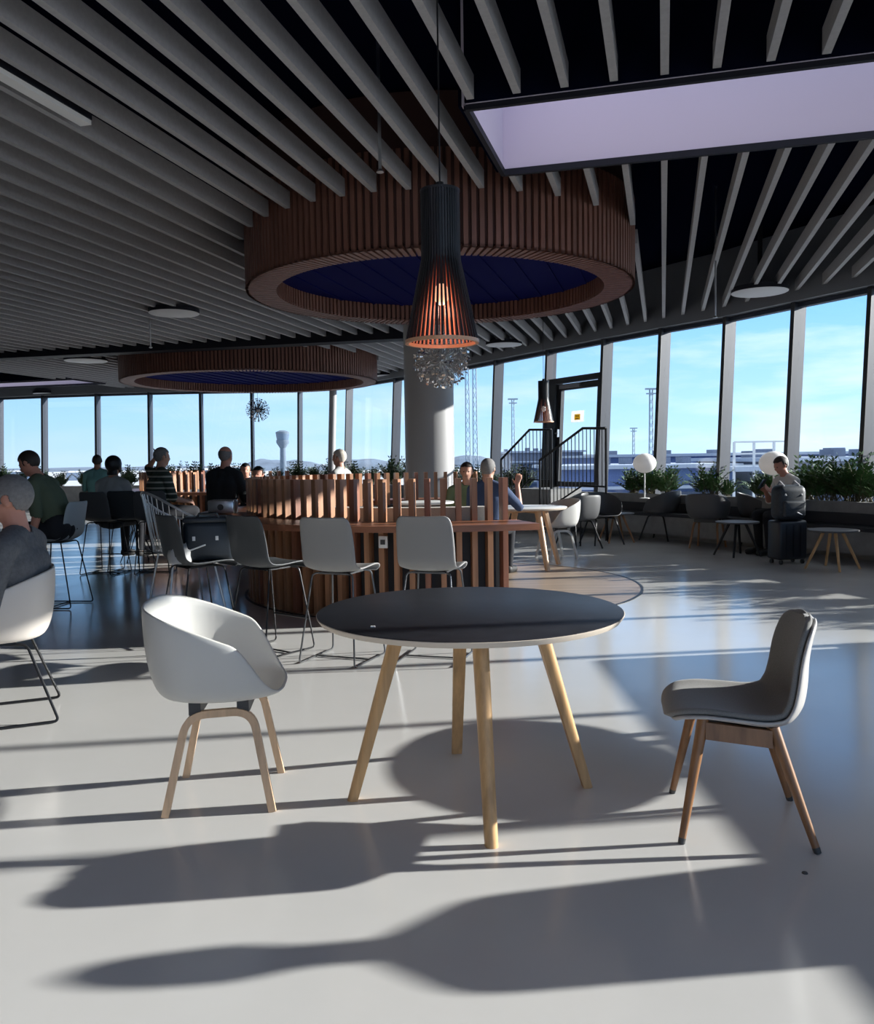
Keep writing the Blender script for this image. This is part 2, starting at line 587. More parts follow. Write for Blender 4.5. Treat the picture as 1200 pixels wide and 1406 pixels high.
def slat_ok(p):
    for (x, y, r) in RINGS:
        if (p.x - x) ** 2 + (p.y - y) ** 2 < (r + 0.02) ** 2:
            return False
    for c, L, W in WELLS:
        d = V((p.x, p.y, 0)) - c
        a = d.dot(sper); b = d.dot(sdir)
        if -0.06 < a < L + 0.06 and -0.06 < b < W + 0.06:
            return False
    if (p.x + 0.1) ** 2 + (p.y - 13.5) ** 2 < 0.42 ** 2:
        return False
    return in_room(p) and p.y > -4.0 and p.x > XL + 0.1

base = at_height(913, 0, SLAT_Z)
pitch_s = 0.283 * 2.31 / 2.17
SW, SH = 0.049, 0.15
nslat = 0
for k in range(-52, 26):
    o = V((base.x, base.y, 0)) + sper * (pitch_s * k)
    ang = SD
    run = None
    t = -12.0
    segs = []
    while t < 34:
        ok = slat_ok(o + sdir * t)
        if ok and run is None:
            run = t
        if not ok and run is not None:
            segs.append((run, t - 0.03)); run = None
        t += 0.03
    if run is not None:
        segs.append((run, t))
    for a, b in segs:
        if b - a < 0.25:
            continue
        p = o + sdir * a; q = o + sdir * b
        mid = (p + q) / 2
        m = MB().beam(p - mid, q - mid, SW, SH)
        ob = m.build('hanging_slat', 'slat_grey', smooth=False)
        ob.location = (mid.x, mid.y, SLAT_Z + SH / 2)
        tag(ob, 'long grey slat hanging edge-down below the dark ceiling void', 'ceiling slat', 'parallel grey ceiling slats')
        nslat += 1
print('slats', nslat)

def ceiling_ring(c, R, n, zb, label, depth=0.32):
    root = thing('ceiling_ring', label, 'ceiling ring', (c[0], c[1], zb))
    H = CEIL - zb - 0.02
    Ri = R - depth
    ob = MB().sector((0, 0), R - 0.05, R - 0.03, 0.03, H, 0, 2 * PI, 96); ob.build('outer_core', 'ring_core', root)
    MB().sector((0, 0), Ri + 0.03, Ri + 0.05, 0.03, 0.6, 0, 2 * PI, 96).build('inner_core', 'ring_core', root)
    MB().sector((0, 0), Ri + 0.03, R - 0.03, 0.03, 0.05, 0, 2 * PI, 96).build('soffit_core', 'ring_core', root)
    sl = MB()
    w = 2 * PI * R / n * 0.58
    for k in range(n):
        a = 2 * PI * k / n
        rad = V((math.cos(a), math.sin(a), 0))
        sl.box(rad * (R - 0.015) + V((0, 0, 0.42)), (0.03, w, 0.84), rz=a)
        sl.box(rad * (R - depth / 2) + V((0, 0, 0.013)), (depth, w, 0.026), rz=a)
        sl.box(rad * (Ri + 0.015) + V((0, 0, 0.29)), (0.03, w * 0.9, 0.52), rz=a)
    tag(sl.build('slats', 'ring_wood', root, smooth=False), kind=None)
    MB().lathe([(Ri + 0.04, 0.20), (Ri + 0.04, 0.23)], 96).build('cap', 'navy_cap', root)
    bat = MB()
    k = -6
    while k <= 6:
        s0 = k * pitch_s
        if abs(s0) < Ri - 0.1:
            half = math.sqrt((Ri - 0.02) ** 2 - s0 * s0)
            bat.beam(sper * s0 - sdir * half + V((0, 0, 0.195)), sper * s0 + sdir * half + V((0, 0, 0.195)), 0.03, 0.02)
        k += 1
    bat.build('battens', 'navy_cap', root, smooth=False)
    return root

ceiling_ring(RINGS[0], 2.1, 184, 3.16, 'large round wood-slatted ceiling ring above the slatted bar')
ceiling_ring(RINGS[1], 2.87, 236, 3.16, 'farther wood-slatted ceiling ring at left above the back booth')

# dark bulkhead crossing the ceiling
a, b = V((XL + 0.1, 19.3, 3.76)), V((-0.5, 15.6, 3.76))
struct(MB().beam(a, b, 0.35, 0.46).build('trim_1', 'dark_trim', smooth=False), 'dark ceiling bulkhead crossing in front of the far ring', 'beam')

# column
mb = MB().lathe([(0.39, 0), (0.39, CEIL)], 48)
o = mb.build('column', 'column_grey', loc=(-0.10, 13.5, 0))
tag(o, 'thick round grey column behind the slatted bar', 'column')
for k, (px, lab) in enumerate([(12, 'thin round grey post at the far left windows'), (485, 'thin round grey post at the bend of the windows')]):
    i0 = 1 if k == 0 else 8
    p = fpt(i0, 0, 0.60)
    q = fpt(i0, SLAT_Z, 0.60)
    c = MB().cone(V((0, 0, 0)), q - p, 0.105, 0.105, 20).build('post', 'column_grey', loc=p)
    tag(c, lab, 'post')

# ------------------------------------------------------------------ windows
DOOR = 12
for i in range(NF - 1):
    w = thing('window_%d' % (i + 1), None, None, (0, 0, 0))
    mid = (fpt(i, 0) + fpt(i + 1, 0)) / 2
    w.location = mid
    struct(w, 'tall glass bay of the curved window front', 'window')
    sill = 0.60
    def L(v):
        return v - mid
    n = FN[i]
    tdir = (FT[i + 1] - FT[i]).normalized()
    m = MB()
    for (hw, d0, d1) in ((0.03, -0.12, 0.11),):
        A = [fpt(i, sill), fpt(i, HEAD)]
        pts = []
        for P in A:
            pts.append([L(P + tdir * s * hw + n * d) for (s, d) in ((-1, d0), (1, d0), (1, d1), (-1, d1))])
        m.hexa(pts[0], pts[1])
    m.build('mullion', 'mullion', w, smooth=False)
    # indoor face of the mullion as a strip, its shade put into the dark colour
    g = MB()
    pts = []
    for P in (fpt(i, sill), fpt(i, HEAD)):
        pts.append([L(P + tdir * s * 0.034 + n * d) for (s, d) in ((-1, 0.110), (1, 0.110), (1, 0.122), (-1, 0.122))])
    g.hexa(pts[0], pts[1])
    g.build('mullion_shade_strip', 'mullion_dark', w, smooth=False)
    r = MB()
    for h in (sill, HEAD - 0.04):
        r.beam(L(fpt(i, h)), L(fpt(i + 1, h)), 0.12, 0.06)
    r.build('rail', 'mullion', w, smooth=False)
    if i != DOOR:
        gp = MB()
        bot = [L(fpt(i, sill + 0.03)), L(fpt(i + 1, sill + 0.03))]
        top = [L(fpt(i, HEAD - 0.06)), L(fpt(i + 1, HEAD - 0.06))]
        gp.hexa([bot[0], bot[1], bot[1] - n * 0.012, bot[0] - n * 0.012], [top[0], top[1], top[1] - n * 0.012, top[0] - n * 0.012])
        gp.build('pane', 'pane_glass', w, smooth=False)

# head fascia and wall below the glass
fb = MB(); sb = MB()
for i in range(NF - 1):
    fb.hexa([fpt(i, HEAD, 0.20), fpt(i + 1, HEAD, 0.20), fpt(i + 1, HEAD, -0.2), fpt(i, HEAD, -0.2)],
            [V((q.x, q.y, CEIL + 0.1)) for q in (fpt(i, HEAD, 0.20), fpt(i + 1, HEAD, 0.20), fpt(i + 1, HEAD, -0.2), fpt(i, HEAD, -0.2))])
    sb.hexa([fpt(i, 0, 0.06), fpt(i + 1, 0, 0.06), fpt(i + 1, 0, -0.1), fpt(i, 0, -0.1)],
            [fpt(i, 0.6, 0.06), fpt(i + 1, 0.6, 0.06), fpt(i + 1, 0.6, -0.1), fpt(i, 0.6, -0.1)])
struct(fb.build('trim_2', 'fascia_grey', smooth=False), 'grey fascia above the curved window front', 'fascia')
struct(sb.build('wall_front', 'concrete', smooth=False), 'low wall below the curved window front', 'wall')

# planter wall along the windows
pb = MB(); so = MB(); bn = MB(); bb = MB(); bk = MB()
IB = 13          # the planter stops at the door stairs
def ribbon(m, rng, o0, o1, z0, z1):
    for i in rng:
        m.hexa([fpt(i, 0.72, o0).xy.to_3d() + V((0, 0, z0)), fpt(i + 1, 0.72, o0).xy.to_3d() + V((0, 0, z0)), fpt(i + 1, 0.72, o1).xy.to_3d() + V((0, 0, z0)), fpt(i, 0.72, o1).xy.to_3d() + V((0, 0, z0))],
               [fpt(i, 0.72, o0).xy.to_3d() + V((0, 0, z1)), fpt(i + 1, 0.72, o0).xy.to_3d() + V((0, 0, z1)), fpt(i + 1, 0.72, o1).xy.to_3d() + V((0, 0, z1)), fpt(i, 0.72, o1).xy.to_3d() + V((0, 0, z1))])
allr = range(0, NF - 1)
ribbon(pb, allr, 0.36, 0.46, 0.0, 0.72)
struct(pb.build('wall_planter', 'concrete', smooth=False), 'low grey concrete planter wall in front of the windows', 'planter wall')
ribbon(so, allr, 0.08, 0.355, 0.62, 0.66)
tag(so.build('planter_soil', 'soil', smooth=False), 'dark soil filling the long window planter', 'soil', kind='stuff')
right = range(13, NF - 1)
root = thing('window_bench', 'long dark cushioned bench built along the right planter wall', 'bench', (0, 0, 0))
ribbon(bn, right, 0.465, 0.84, 0.39, 0.44); bn.build('seat_cushion', 'bench_dark', root, smooth=False)
ribbon(bk, right, 0.465, 0.52, 0.44, 0.58); bk.build('back_cushion', 'bench_dark', root, smooth=False)
ribbon(bb, right, 0.465, 0.78, 0.10, 0.39); bb.build('base', 'concrete', root, smooth=False)

ym = outline[0][1]

ym = outline[0][1]
struct(MB().box((XL - 0.1, (ym + YB) / 2, CEIL / 2), (0.2, ym - YB, CEIL)).build('wall_left', 'wall_light', smooth=False), 'light side wall left of the lounge', 'wall')
xb = -1.0
struct(MB().box(((XL + xb) / 2, YB - 0.1, CEIL / 2), (xb - XL, 0.2, CEIL)).build('wall_back', 'wall_light', smooth=False), 'light wall behind the viewer', 'wall')

# ------------------------------------------------------------------ door with stairs
i = DOOR
TH = 0.78
mid = (fpt(i, TH) + fpt(i + 1, TH)) / 2
n = (FN[i] + FN[i + 1]).normalized()
td = (FT[i + 1] - FT[i]).normalized()
L_ = (FT[i + 1] - FT[i]).length
dr = thing('door_1', None, None, mid)
struct(dr, 'dark framed glass exit door at the top of the short stairs', 'door')
def D(s, h, off):
    a = fpt(i, h, off); b = fpt(i + 1, h, off)
    return a + (b - a) * s - mid
def frame_bar(m, s0, s1, h0, h1, o0, o1):
    m.hexa([D(s0, h0, o0), D(s1, h0, o0), D(s1, h0, o1), D(s0, h0, o1)], [D(s0, h1, o0), D(s1, h1, o0), D(s1, h1, o1), D(s0, h1, o1)])
m = MB()
frame_bar(m, 0.05, 0.20, 0.62, 2.86, -0.06, 0.12)
frame_bar(m, 0.95, 1.0, 0.62, 2.86, -0.06, 0.12)
frame_bar(m, 0.05, 1.0, 2.80, 2.90, -0.06, 0.12)
m.build('door_frame', 'mullion_dark', dr, smooth=False)
m = MB()
frame_bar(m, 0.20, 0.26, TH, 2.78, -0.03, 0.05)
frame_bar(m, 0.90, 0.95, TH, 2.78, -0.03, 0.05)
frame_bar(m, 0.26, 0.90, 2.66, 2.78, -0.03, 0.05)
frame_bar(m, 0.26, 0.90, TH, TH + 0.1, -0.03, 0.05)
leaf = m.build('door_leaf', 'mullion_dark', dr, smooth=False)
m = MB(); frame_bar(m, 0.26, 0.90, TH + 0.1, 2.66, 0.0, 0.012); m.build('pane', 'pane_glass', leaf, smooth=False)
m = MB(); frame_bar(m, 0.24, 0.255, 1.75, 1.90, 0.05, 0.10); frame_bar(m, 0.20, 0.255, 1.81, 1.84, 0.085, 0.10); m.build('handle', 'steel', leaf, smooth=False)
m = MB(); frame_bar(m, 0.25, 0.62, 2.69, 2.76, 0.05, 0.10); m.build('door_closer', 'steel', dr, smooth=False)
m = MB(); frame_bar(m, 0.05, 0.98, 2.92, HEAD - 0.06, 0.0, 0.012); m.build('transom_pane', 'pane_glass', dr, smooth=False)
sg = thing('door_sign', 'small white and yellow square notice on the glass door', 'sign', mid + D(0.56, 2.12, 0.018))
def G(s0, s1, h0, h1, o0, o1):
    m = MB(); org = D(0.56, 2.12, 0.018)
    m.hexa([D(s0, h0, o0) - org, D(s1, h0, o0) - org, D(s1, h0, o1) - org, D(s0, h0, o1) - org], [D(s0, h1, o0) - org, D(s1, h1, o0) - org, D(s1, h1, o1) - org, D(s0, h1, o1) - org])
    return m
G(0.44, 0.66, 2.02, 2.24, 0.018, 0.022).build('backing', 'sign_paper', sg, smooth=False)
G(0.50, 0.60, 2.065, 2.175, 0.022, 0.025).build('yellow_panel', 'sign_yellow', sg, smooth=False)
m = G(0.527, 0.540, 2.125, 2.15, 0.025, 0.028); m.build('mark', 'socket_dark', sg, smooth=False)
m = G(0.560, 0.573, 2.125, 2.15, 0.025, 0.028); m.build('mark', 'socket_dark', sg, smooth=False)
m = G(0.525, 0.575, 2.085, 2.097, 0.025, 0.028); m.build('mark', 'socket_dark', sg, smooth=False)

# staircase along the windows up to the door
st = thing('door_stairs', 'short dark steps rising to the glass exit door', 'stairs', mid - V((0, 0, TH)))
org = mid - V((0, 0, TH))
pl0 = fpt(13, 0.72, 0.70); 
pdir = (fpt(12, 0.72, 0.7) - fpt(13, 0.72, 0.7)); pdir.z = 0; plen = pdir.length; pdir.normalize()
pn = (FN[12] + FN[13]).normalized()
def SP(s, off, z):
    p = fpt(13, 0.72, 0.48) + pdir * s + pn * off
    return V((p.x, p.y, z))
m = MB()
m.hexa([SP(0.0, 0, 0) - org, SP(1.0, 0, 0) - org, SP(1.0, 0.72, 0) - org, SP(0.0, 0.72, 0) - org], [SP(0.0, 0, TH) - org, SP(1.0, 0, TH) - org, SP(1.0, 0.72, TH) - org, SP(0.0, 0.72, TH) - org])
m.build('landing', 'concrete', st, smooth=False)
for k in range(4):
    m = MB(); s0 = 1.0 + 0.27 * k; z = TH - 0.156 * (k + 1)
    m.hexa([SP(s0, 0, 0) - org, SP(s0 + 0.27, 0, 0) - org, SP(s0 + 0.27, 0.72, 0) - org, SP(s0, 0.72, 0) - org], [SP(s0, 0, z) - org, SP(s0 + 0.27, 0, z) - org, SP(s0 + 0.27, 0.72, z) - org, SP(s0, 0.72, z) - org])
    m.build('step', 'bench_dark', st, smooth=False)

def railing(ptop, label):
    """ptop: three points of the handrail, high end first"""
    a, b, c = ptop
    root = thing('stair_railing', label, 'railing', (a.x, a.y, 0))
    o = V((a.x, a.y, 0))
    MB().tube([a - o, b - o, c - o], 0.022, 8).build('handrail', 'black_metal', root)
    low = MB().tube([a - o - V((0, 0, 0.92)), b - o - V((0, 0, 0.92)), c - o - V((0, 0, 0.92))], 0.015, 8)
    low.build('bottom_rail', 'black_metal', root)
    for (p, q) in ((a, b), (b, c)):
        nb = max(2, int((q - p).xy.length / 0.08))
        for k in range(nb + (1 if q is c else 0)):
            t = p + (q - p) * (k / nb)
            big = (q is c and k == nb) or (p is a and k == 0)
            bot = V((t.x, t.y, t.z - 0.93)) if not big else V((t.x, t.y, 0.02))
            MB().cone(bot - o, t - o, 0.02 if big else 0.0075, 0.02 if big else 0.0075, 8).build('newel_post' if big else 'baluster', 'black_metal', root)
    return root
railing([at_depth(832, 588, 13.35), at_depth(800, 588, 13.75), at_depth(741, 632, 14.55)], 'black stair railing nearer the viewer crossing the exit door')
railing([at_depth(757, 590, 15.35), at_depth(727, 590, 15.75), at_depth(688, 631, 16.25)], 'black stair railing farther back against the windows')
# ------------------------------------------------------------------ shells
def tub_shell(seat=0.44, a=0.30, bf=0.24, bb=0.29, back=0.80, arm=0.67, thick=0.012, NA=56, NR=16):
    bm = bmesh.new()
    def rim(phi):
        s, c = math.sin(phi), math.cos(phi)
        e = 2 / 2.7
        x = a * math.copysign(abs(s) ** e, s)
        y = (bf if c > 0 else bb) * math.copysign(abs(c) ** e, c)
        if y < 0.06:
            h = back - (back - arm) * ((y + bb) / (bb + 0.06)) ** 1.15
        else:
            t = (y - 0.06) / (bf - 0.06)
            t = t * t * (3 - 2 * t)
            h = arm + (seat + 0.012 - arm) * t
        return x, y, h
    rings = []
    cen = bm.verts.new((0, 0, seat - 0.022))
    for j in range(1, NR + 1):
        t = j / NR
        ring = []
        for i in range(NA):
            phi = 2 * PI * i / NA
            x, y, h = rim(phi)
            if t < 0.5:
                R = t / 0.5 * 0.74; H = 0.0; dz = -0.022 + 0.022 * (t / 0.5) ** 2
            else:
                u = (t - 0.5) / 0.5
                R = 0.74 + 0.26 * (1 - (1 - u) ** 2.0); H = u ** 1.75; dz = 0
            ring.append(bm.verts.new((x * R, y * R, seat + dz + (h - seat) * H)))
        rings.append(ring)
    for i in range(NA):
        bm.faces.new((cen, rings[0][i], rings[0][(i + 1) % NA]))
    for j in range(NR - 1):
        for i in range(NA):
            bm.faces.new((rings[j][i], rings[j + 1][i], rings[j + 1][(i + 1) % NA], rings[j][(i + 1) % NA]))
    bmesh.ops.recalc_face_normals(bm, faces=bm.faces)
    return solid(bm, thick)

def solid(bm, thick, sub=1, off=0.0):
    me = bpy.data.meshes.new('tmp'); bm.to_mesh(me); bm.free()
    o = bpy.data.objects.new('tmp', me); COL.objects.link(o)
    m = o.modifiers.new('s', 'SOLIDIFY'); m.thickness = thick; m.offset = off
    if sub:
        m = o.modifiers.new('d', 'SUBSURF'); m.levels = sub; m.render_levels = sub
    r = mods_mesh(o)
    bpy.data.objects.remove(o); bpy.data.meshes.remove(me)
    r.shade_smooth()
    return r

def link(name, me, m, parent=None, loc=None):
    me.name = name
    me.materials.clear(); me.materials.append(MATS[m])
    o = bpy.data.objects.new(name, me); COL.objects.link(o)
    if parent: o.parent = parent
    if loc: o.location = loc
    return o

def rounded(pts, rad=0.06, n=6):
    """polyline with rounded inner corners"""
    P = [V(p) for p in pts]
    out = [P[0]]
    for i in range(1, len(P) - 1):
        a = (P[i - 1] - P[i]); b = (P[i + 1] - P[i])
        r = min(rad, a.length * 0.45, b.length * 0.45)
        A = P[i] + a.normalized() * r; B = P[i] + b.normalized() * r
        for k in range(n + 1):
            t = k / n
            out.append(A * (1 - t) ** 2 + P[i] * 2 * t * (1 - t) + B * t * t)
    out.append(P[-1])
    return out

def flatbar(m, pts, w, h):
    """rectangular section swept along a path lying in a near-vertical plane; w across the plane, h within it"""
    P = [V(p) for p in pts]
    N = len(P)
    nrm = None
    d = (P[-1] - P[0]); d.z = 0
    side = V((d.y, -d.x, 0)).normalized()
    rings = []
    for i, p in enumerate(P):
        t = (P[min(i + 1, N - 1)] - P[max(i - 1, 0)]).normalized()
        y = t.cross(side).normalized()
        x = y.cross(t)
        rings.append([m.bm.verts.new(p + x * (sx * w / 2) + y * (sy * h / 2)) for sx, sy in ((-1, -1), (1, -1), (1, 1), (-1, 1))])
    for i in range(N - 1):
        for k in range(4):
            m.bm.faces.new((rings[i][k], rings[i][(k + 1) % 4], rings[i + 1][(k + 1) % 4], rings[i + 1][k]))
    m.bm.faces.new(rings[0][::-1]); m.bm.faces.new(rings[-1])

def tub_chair(name, label, shell, legs, loc, rz, base='wood', group=None):
    t = thing(name, label, 'chair', loc, rz, group)
    link('shell', tub_shell(), shell, t)
    if base == 'wood':
        for s in (-1, 1):
            m = MB()
            flatbar(m, rounded([(s * 0.205, 0.195, 0.0), (s * 0.165, 0.125, 0.385), (s * 0.165, -0.12, 0.375), (s * 0.205, -0.205, 0.0)], 0.075, 8), 0.024, 0.028)
            m.build('leg_frame', legs, t, angle=50)
        for y in (0.09, -0.09):
            MB().box((0, y, 0.400), (0.34, 0.045, 0.05)).build('bracket', 'socket_dark', t)
    elif base == 'splay':
        for s in (-1, 1):
            m = MB()
            m.tube(rounded([(s * 0.25, 0.25, 0.0), (s * 0.16, 0.13, 0.40), (s * 0.16, -0.12, 0.40), (s * 0.25, -0.25, 0.0)], 0.05, 6), 0.013, 8)
            m.build('leg_frame', legs, t)
        MB().box((0, 0, 0.412), (0.34, 0.05, 0.025)).build('bracket', legs, t)
    else:   # sled
        for s in (-1, 1):
            m = MB()
            m.tube(rounded([(s * 0.14, -0.05, 0.412), (s * 0.15, -0.15, 0.405), (s * 0.25, -0.29, 0.010), (s * 0.25, 0.24, 0.010), (s * 0.15, 0.12, 0.405), (s * 0.14, 0.02, 0.412)], 0.03, 5), 0.0075, 8)
            m.build('sled_leg', legs, t)
        MB().box((0, -0.02, 0.415), (0.30, 0.16, 0.012)).build('bracket', 'black_metal', t)
    return t

def side_shell(prof, seat, thick, inset=0.0, NV=14, lift=0.0, k=4):
    """prof: (y, z, half width, curl) from the front lip to the top of the back"""
    yz = catmull([(p[0], p[1], 0) for p in prof], k)
    wc = catmull([(p[2], p[3], 0) for p in prof], k)
    bm = bmesh.new()
    rows = []
    N = len(yz)
    for i in range(N):
        t = (yz[min(i + 1, N - 1)] - yz[max(i - 1, 0)]).normalized()
        nrm = (t.y, -t.x)        # seat -> up, back -> forward
        w = wc[i].x - inset
        c = wc[i].y
        row = []
        for j in range(NV + 1):
            v = -1 + 2 * j / NV
            q = c * abs(v) ** 2.6 + lift
            row.append(bm.verts.new((w * v, yz[i].x + nrm[0] * q, seat + yz[i].y + nrm[1] * q)))
        rows.append(row)
    for i in range(N - 1):
        for j in range(NV):
            bm.faces.new((rows[i][j], rows[i + 1][j], rows[i + 1][j + 1], rows[i][j + 1]))
    bmesh.ops.recalc_face_normals(bm, faces=bm.faces)
    return solid(bm, thick)

DINE = [(0.228, -0.014, 0.090, 0.0), (0.225, -0.006, 0.150, 0.001), (0.215, 0.002, 0.185, 0.005), (0.185, 0.008, 0.210, 0.013), (0.12, 0.004, 0.224, 0.025), (0.03, -0.010, 0.232, 0.036),
        (-0.08, -0.024, 0.236, 0.046), (-0.16, -0.010, 0.236, 0.056), (-0.208, 0.045, 0.232, 0.062), (-0.224, 0.120, 0.224, 0.058),
        (-0.228, 0.210, 0.214, 0.048), (-0.238, 0.280, 0.198, 0.038), (-0.248, 0.318, 0.172, 0.028), (-0.254, 0.336, 0.125, 0.018), (-0.256, 0.342, 0.060, 0.008)]

def side_chair(label, loc, rz):
    t = thing('dining_chair', label, 'chair', loc, rz)
    seat = 0.415
    link('shell', side_shell(DINE, seat, 0.014, 0.0), 'shell_outer', t)
    link('upholstery', side_shell(DINE, seat, 0.022, 0.010, lift=0.018), 'fabric_grey', t)
    for sx in (-1, 1):
        for sy in (-1, 1):
            top = V((sx * 0.138, sy * 0.115 + 0.01, 0.414 if sy > 0 else 0.396)); bot = V((sx * 0.225, 0.205 if sy > 0 else -0.235, 0.0))
            m = MB()
            foot = bot + (top - bot).normalized() * 0.02
            m.cone(foot, top, 0.0125, 0.021, 14)
            lg = m.build('leg', 'oak_brown', t)
            MB().cone(bot + V((0, 0, 0.0)), foot, 0.012, 0.013, 12).build('foot_cap', 'socket_dark', lg)
        m = MB()
        m.hexa([(sx * 0.158 - 0.010, 0.12, 0.350), (sx * 0.158 + 0.010, 0.12, 0.350), (sx * 0.158 + 0.010, -0.10, 0.330), (sx * 0.158 - 0.010, -0.10, 0.330)],
               [(sx * 0.150 - 0.010, 0.12, 0.408), (sx * 0.150 + 0.010, 0.12, 0.408), (sx * 0.150 + 0.010, -0.10, 0.388), (sx * 0.150 - 0.010, -0.10, 0.388)])
        m.build('side_rail', 'oak_brown', t, smooth=False)
    MB().box((0, 0.01, 0.376), (0.30, 0.20, 0.012)).build('bracket', 'socket_dark', t)
    return t

STOOL = [(0.225, -0.040, 0.150, 0.0), (0.235, -0.018, 0.170, 0.004), (0.205, 0.000, 0.182, 0.010), (0.12, 0.000, 0.190, 0.018), (0.02, -0.010, 0.196, 0.024),
         (-0.08, -0.014, 0.198, 0.026), (-0.150, 0.002, 0.198, 0.026), (-0.190, 0.045, 0.198, 0.026), (-0.205, 0.12, 0.198, 0.026),
         (-0.218, 0.21, 0.196, 0.024), (-0.232, 0.29, 0.190, 0.02), (-0.243, 0.335, 0.176, 0.016), (-0.248, 0.352, 0.150, 0.012)]
def bar_stool(label, shell, loc, rz, seat=0.62, legs='black_metal', group=None, proto=[None]):
    t = thing('bar_stool', label, 'stool', loc, rz, group)
    link('shell', side_shell(STOOL, seat, 0.014, k=3, NV=10), shell, t)
    for s in (-1, 1):
        m = MB()
        m.tube(rounded([(s * 0.10, 0.10, seat - 0.022), (s * 0.15, 0.14, seat - 0.03), (s * 0.205, 0.225, 0.009), (s * 0.205, -0.235, 0.009), (s * 0.15, -0.13, seat - 0.03), (s * 0.10, -0.10, seat - 0.022)], 0.03, 4), 0.0062, 7)
        m.build('sled_leg', legs, t)
    m = MB(); z = 0.22; f = 1 - z / (seat - 0.03)
    xx = 0.15 + 0.055 * f; yy = 0.14 + 0.085 * f
    m.tube([(-xx, yy, z), (xx, yy, z)], 0.007, 7); m.build('footrest', legs, t)
    m = MB(); m.tube([(-0.205, 0.0, 0.009), (0.205, 0.0, 0.009)], 0.006, 7); m.build('floor_bar', legs, t)
    MB().box((0, 0, seat - 0.026), (0.22, 0.24, 0.012)).build('bracket', legs, t)
    return t

def round_table(name, label, loc, rz, R=0.6, h=0.74, top='linoleum', edge='ply_edge', wood='oak', group=None, rt=0.27, rb=0.475, lw=0.058):
    t = thing(name, label, 'table', loc, rz, group)
    tp = MB().lathe([(R - 0.014, -0.024), (R - 0.002, -0.008), (R, -0.003), (R - 0.002, -0.002)], 96).build('tabletop', edge, t, loc=(0, 0, h))
    MB().lathe([(R - 0.003, -0.0025), (R - 0.003, 0.0), (R - 0.006, 0.0012)], 96).build('top_surface', top, tp)
    for k in range(4):
        a = k * PI / 2
        d = V((math.cos(a), math.sin(a), 0)); s = V((-d.y, d.x, 0))
        a1 = d * rt + V((0, 0, h - 0.026)); b1 = d * rb
        m = MB()
        def ring(p, w, dpt):
            # D-shaped section, flat side inward
            pts = []
            for j in range(9):
                th = -PI / 2 + PI * j / 8
                pts.append(p + s * (w / 2 * math.sin(th)) + d * (dpt * 0.5 * math.cos(th)))
            pts += [p + s * (w / 2) - d * dpt * 0.5, p - s * (w / 2) - d * dpt * 0.5]
            return pts
        m.hexa(ring(b1, lw * 0.78, lw * 0.7), ring(a1, lw, lw))
        m.build('leg', wood, t, angle=40)
    m = MB()
    m.box((0, 0, h - 0.046), (2 * rt, 0.05, 0.04)); m.box((0, 0, h - 0.046), (0.05, 2 * rt, 0.04))
    m.build('cross_brace', wood, t, smooth=False)
    return t

def tripod_table(label, loc, rz, R=0.28, h=0.46, top='shell_dark', wood='oak_brown', group=None):
    t = thing('side_table', label, 'side table', loc, rz, group)
    MB().lathe([(R - 0.01, -0.022), (R, -0.016), (R, -0.003), (R - 0.003, 0)], 48).build('tabletop', top, t, loc=(0, 0, h))
    for k in range(4):
        a = k * PI / 2 + PI / 4
        d = V((math.cos(a), math.sin(a), 0))
        MB().cone(d * (R + 0.02), d * 0.10 + V((0, 0, h - 0.02)), 0.014, 0.020, 10).build('leg', wood, t)
    return t

# ------------------------------------------------------------------ foreground group
round_table('round_table', 'large round black-topped table with splayed oak legs in the foreground', (0.122, 3.315, 0), math.radians(6))
tub_chair('armchair', 'white tub armchair with pale wood legs left of the black table', 'shell_white', 'oak_pale', (-0.86, 3.35, 0), facing(1, 0.10))
side_chair('grey upholstered dining chair with brown oak legs right of the black table', ((at_height(1117, 1173, 0) + at_height(938, 1087, 0)) / 2 + V((-0.03, 0, 0))).to_tuple(), facing(-0.975, 0.20))
tub_chair('armchair', 'cream tub armchair with thin black sled legs at the left edge, seating the grey-haired man', 'shell_cream', 'black_metal', (-2.34, 4.44, 0), facing(-0.92, -0.39), base='sled')
crumb = MB().box((0, 0, 0.002), (0.016, 0.009, 0.004)).build('paper_scrap', 'paper', loc=at_height(512, 861, 0.7412), smooth=False)
tag(crumb, 'tiny white paper scrap lying on the black round table', 'paper scrap')
p = at_height(1105, 1199, 0)
tag(MB().lathe([(0.010, 0), (0.008, 0.004), (0.003, 0.006)], 12).build('floor_cap', 'socket_dark', loc=p), 'small dark plastic disc lying on the floor behind the right chair', 'disc')

# furniture just past the right edge of the picture, whose shadows reach across the floor
round_table('round_table', 'round black table standing just outside the picture to the right', (2.80, 3.97, 0), 0.7)
t = thing('added_sofa', 'unseen long high-backed grey sofa added past the right edge to shade the floor', 'sofa', (4.3, 3.2, 0))  # unseen; put here so its high back shades the right floor
MB().box((0, 0, 0.22), (0.8, 5.6, 0.28)).bevel(0.03).build('seat', 'sofa_grey', t)
MB().box((0.33, 0, 0.72), (0.16, 5.6, 0.72)).bevel(0.03).build('backrest', 'sofa_grey', t)
for yy in (-2.6, 2.6):
    MB().box((0, yy, 0.04), (0.6, 0.06, 0.08)).build('foot', 'black_metal', t)
tub_chair('armchair', 'white tub armchair outside the picture at the far round table', 'shell_white', 'oak_pale', (3.5, 4.6, 0), facing(-1, -0.3))
tub_chair('armchair', 'white tub armchair outside the picture to the right, seating a person', 'shell_white', 'oak_pale', (3.4, 2.72, 0), facing(-1, 0.1))

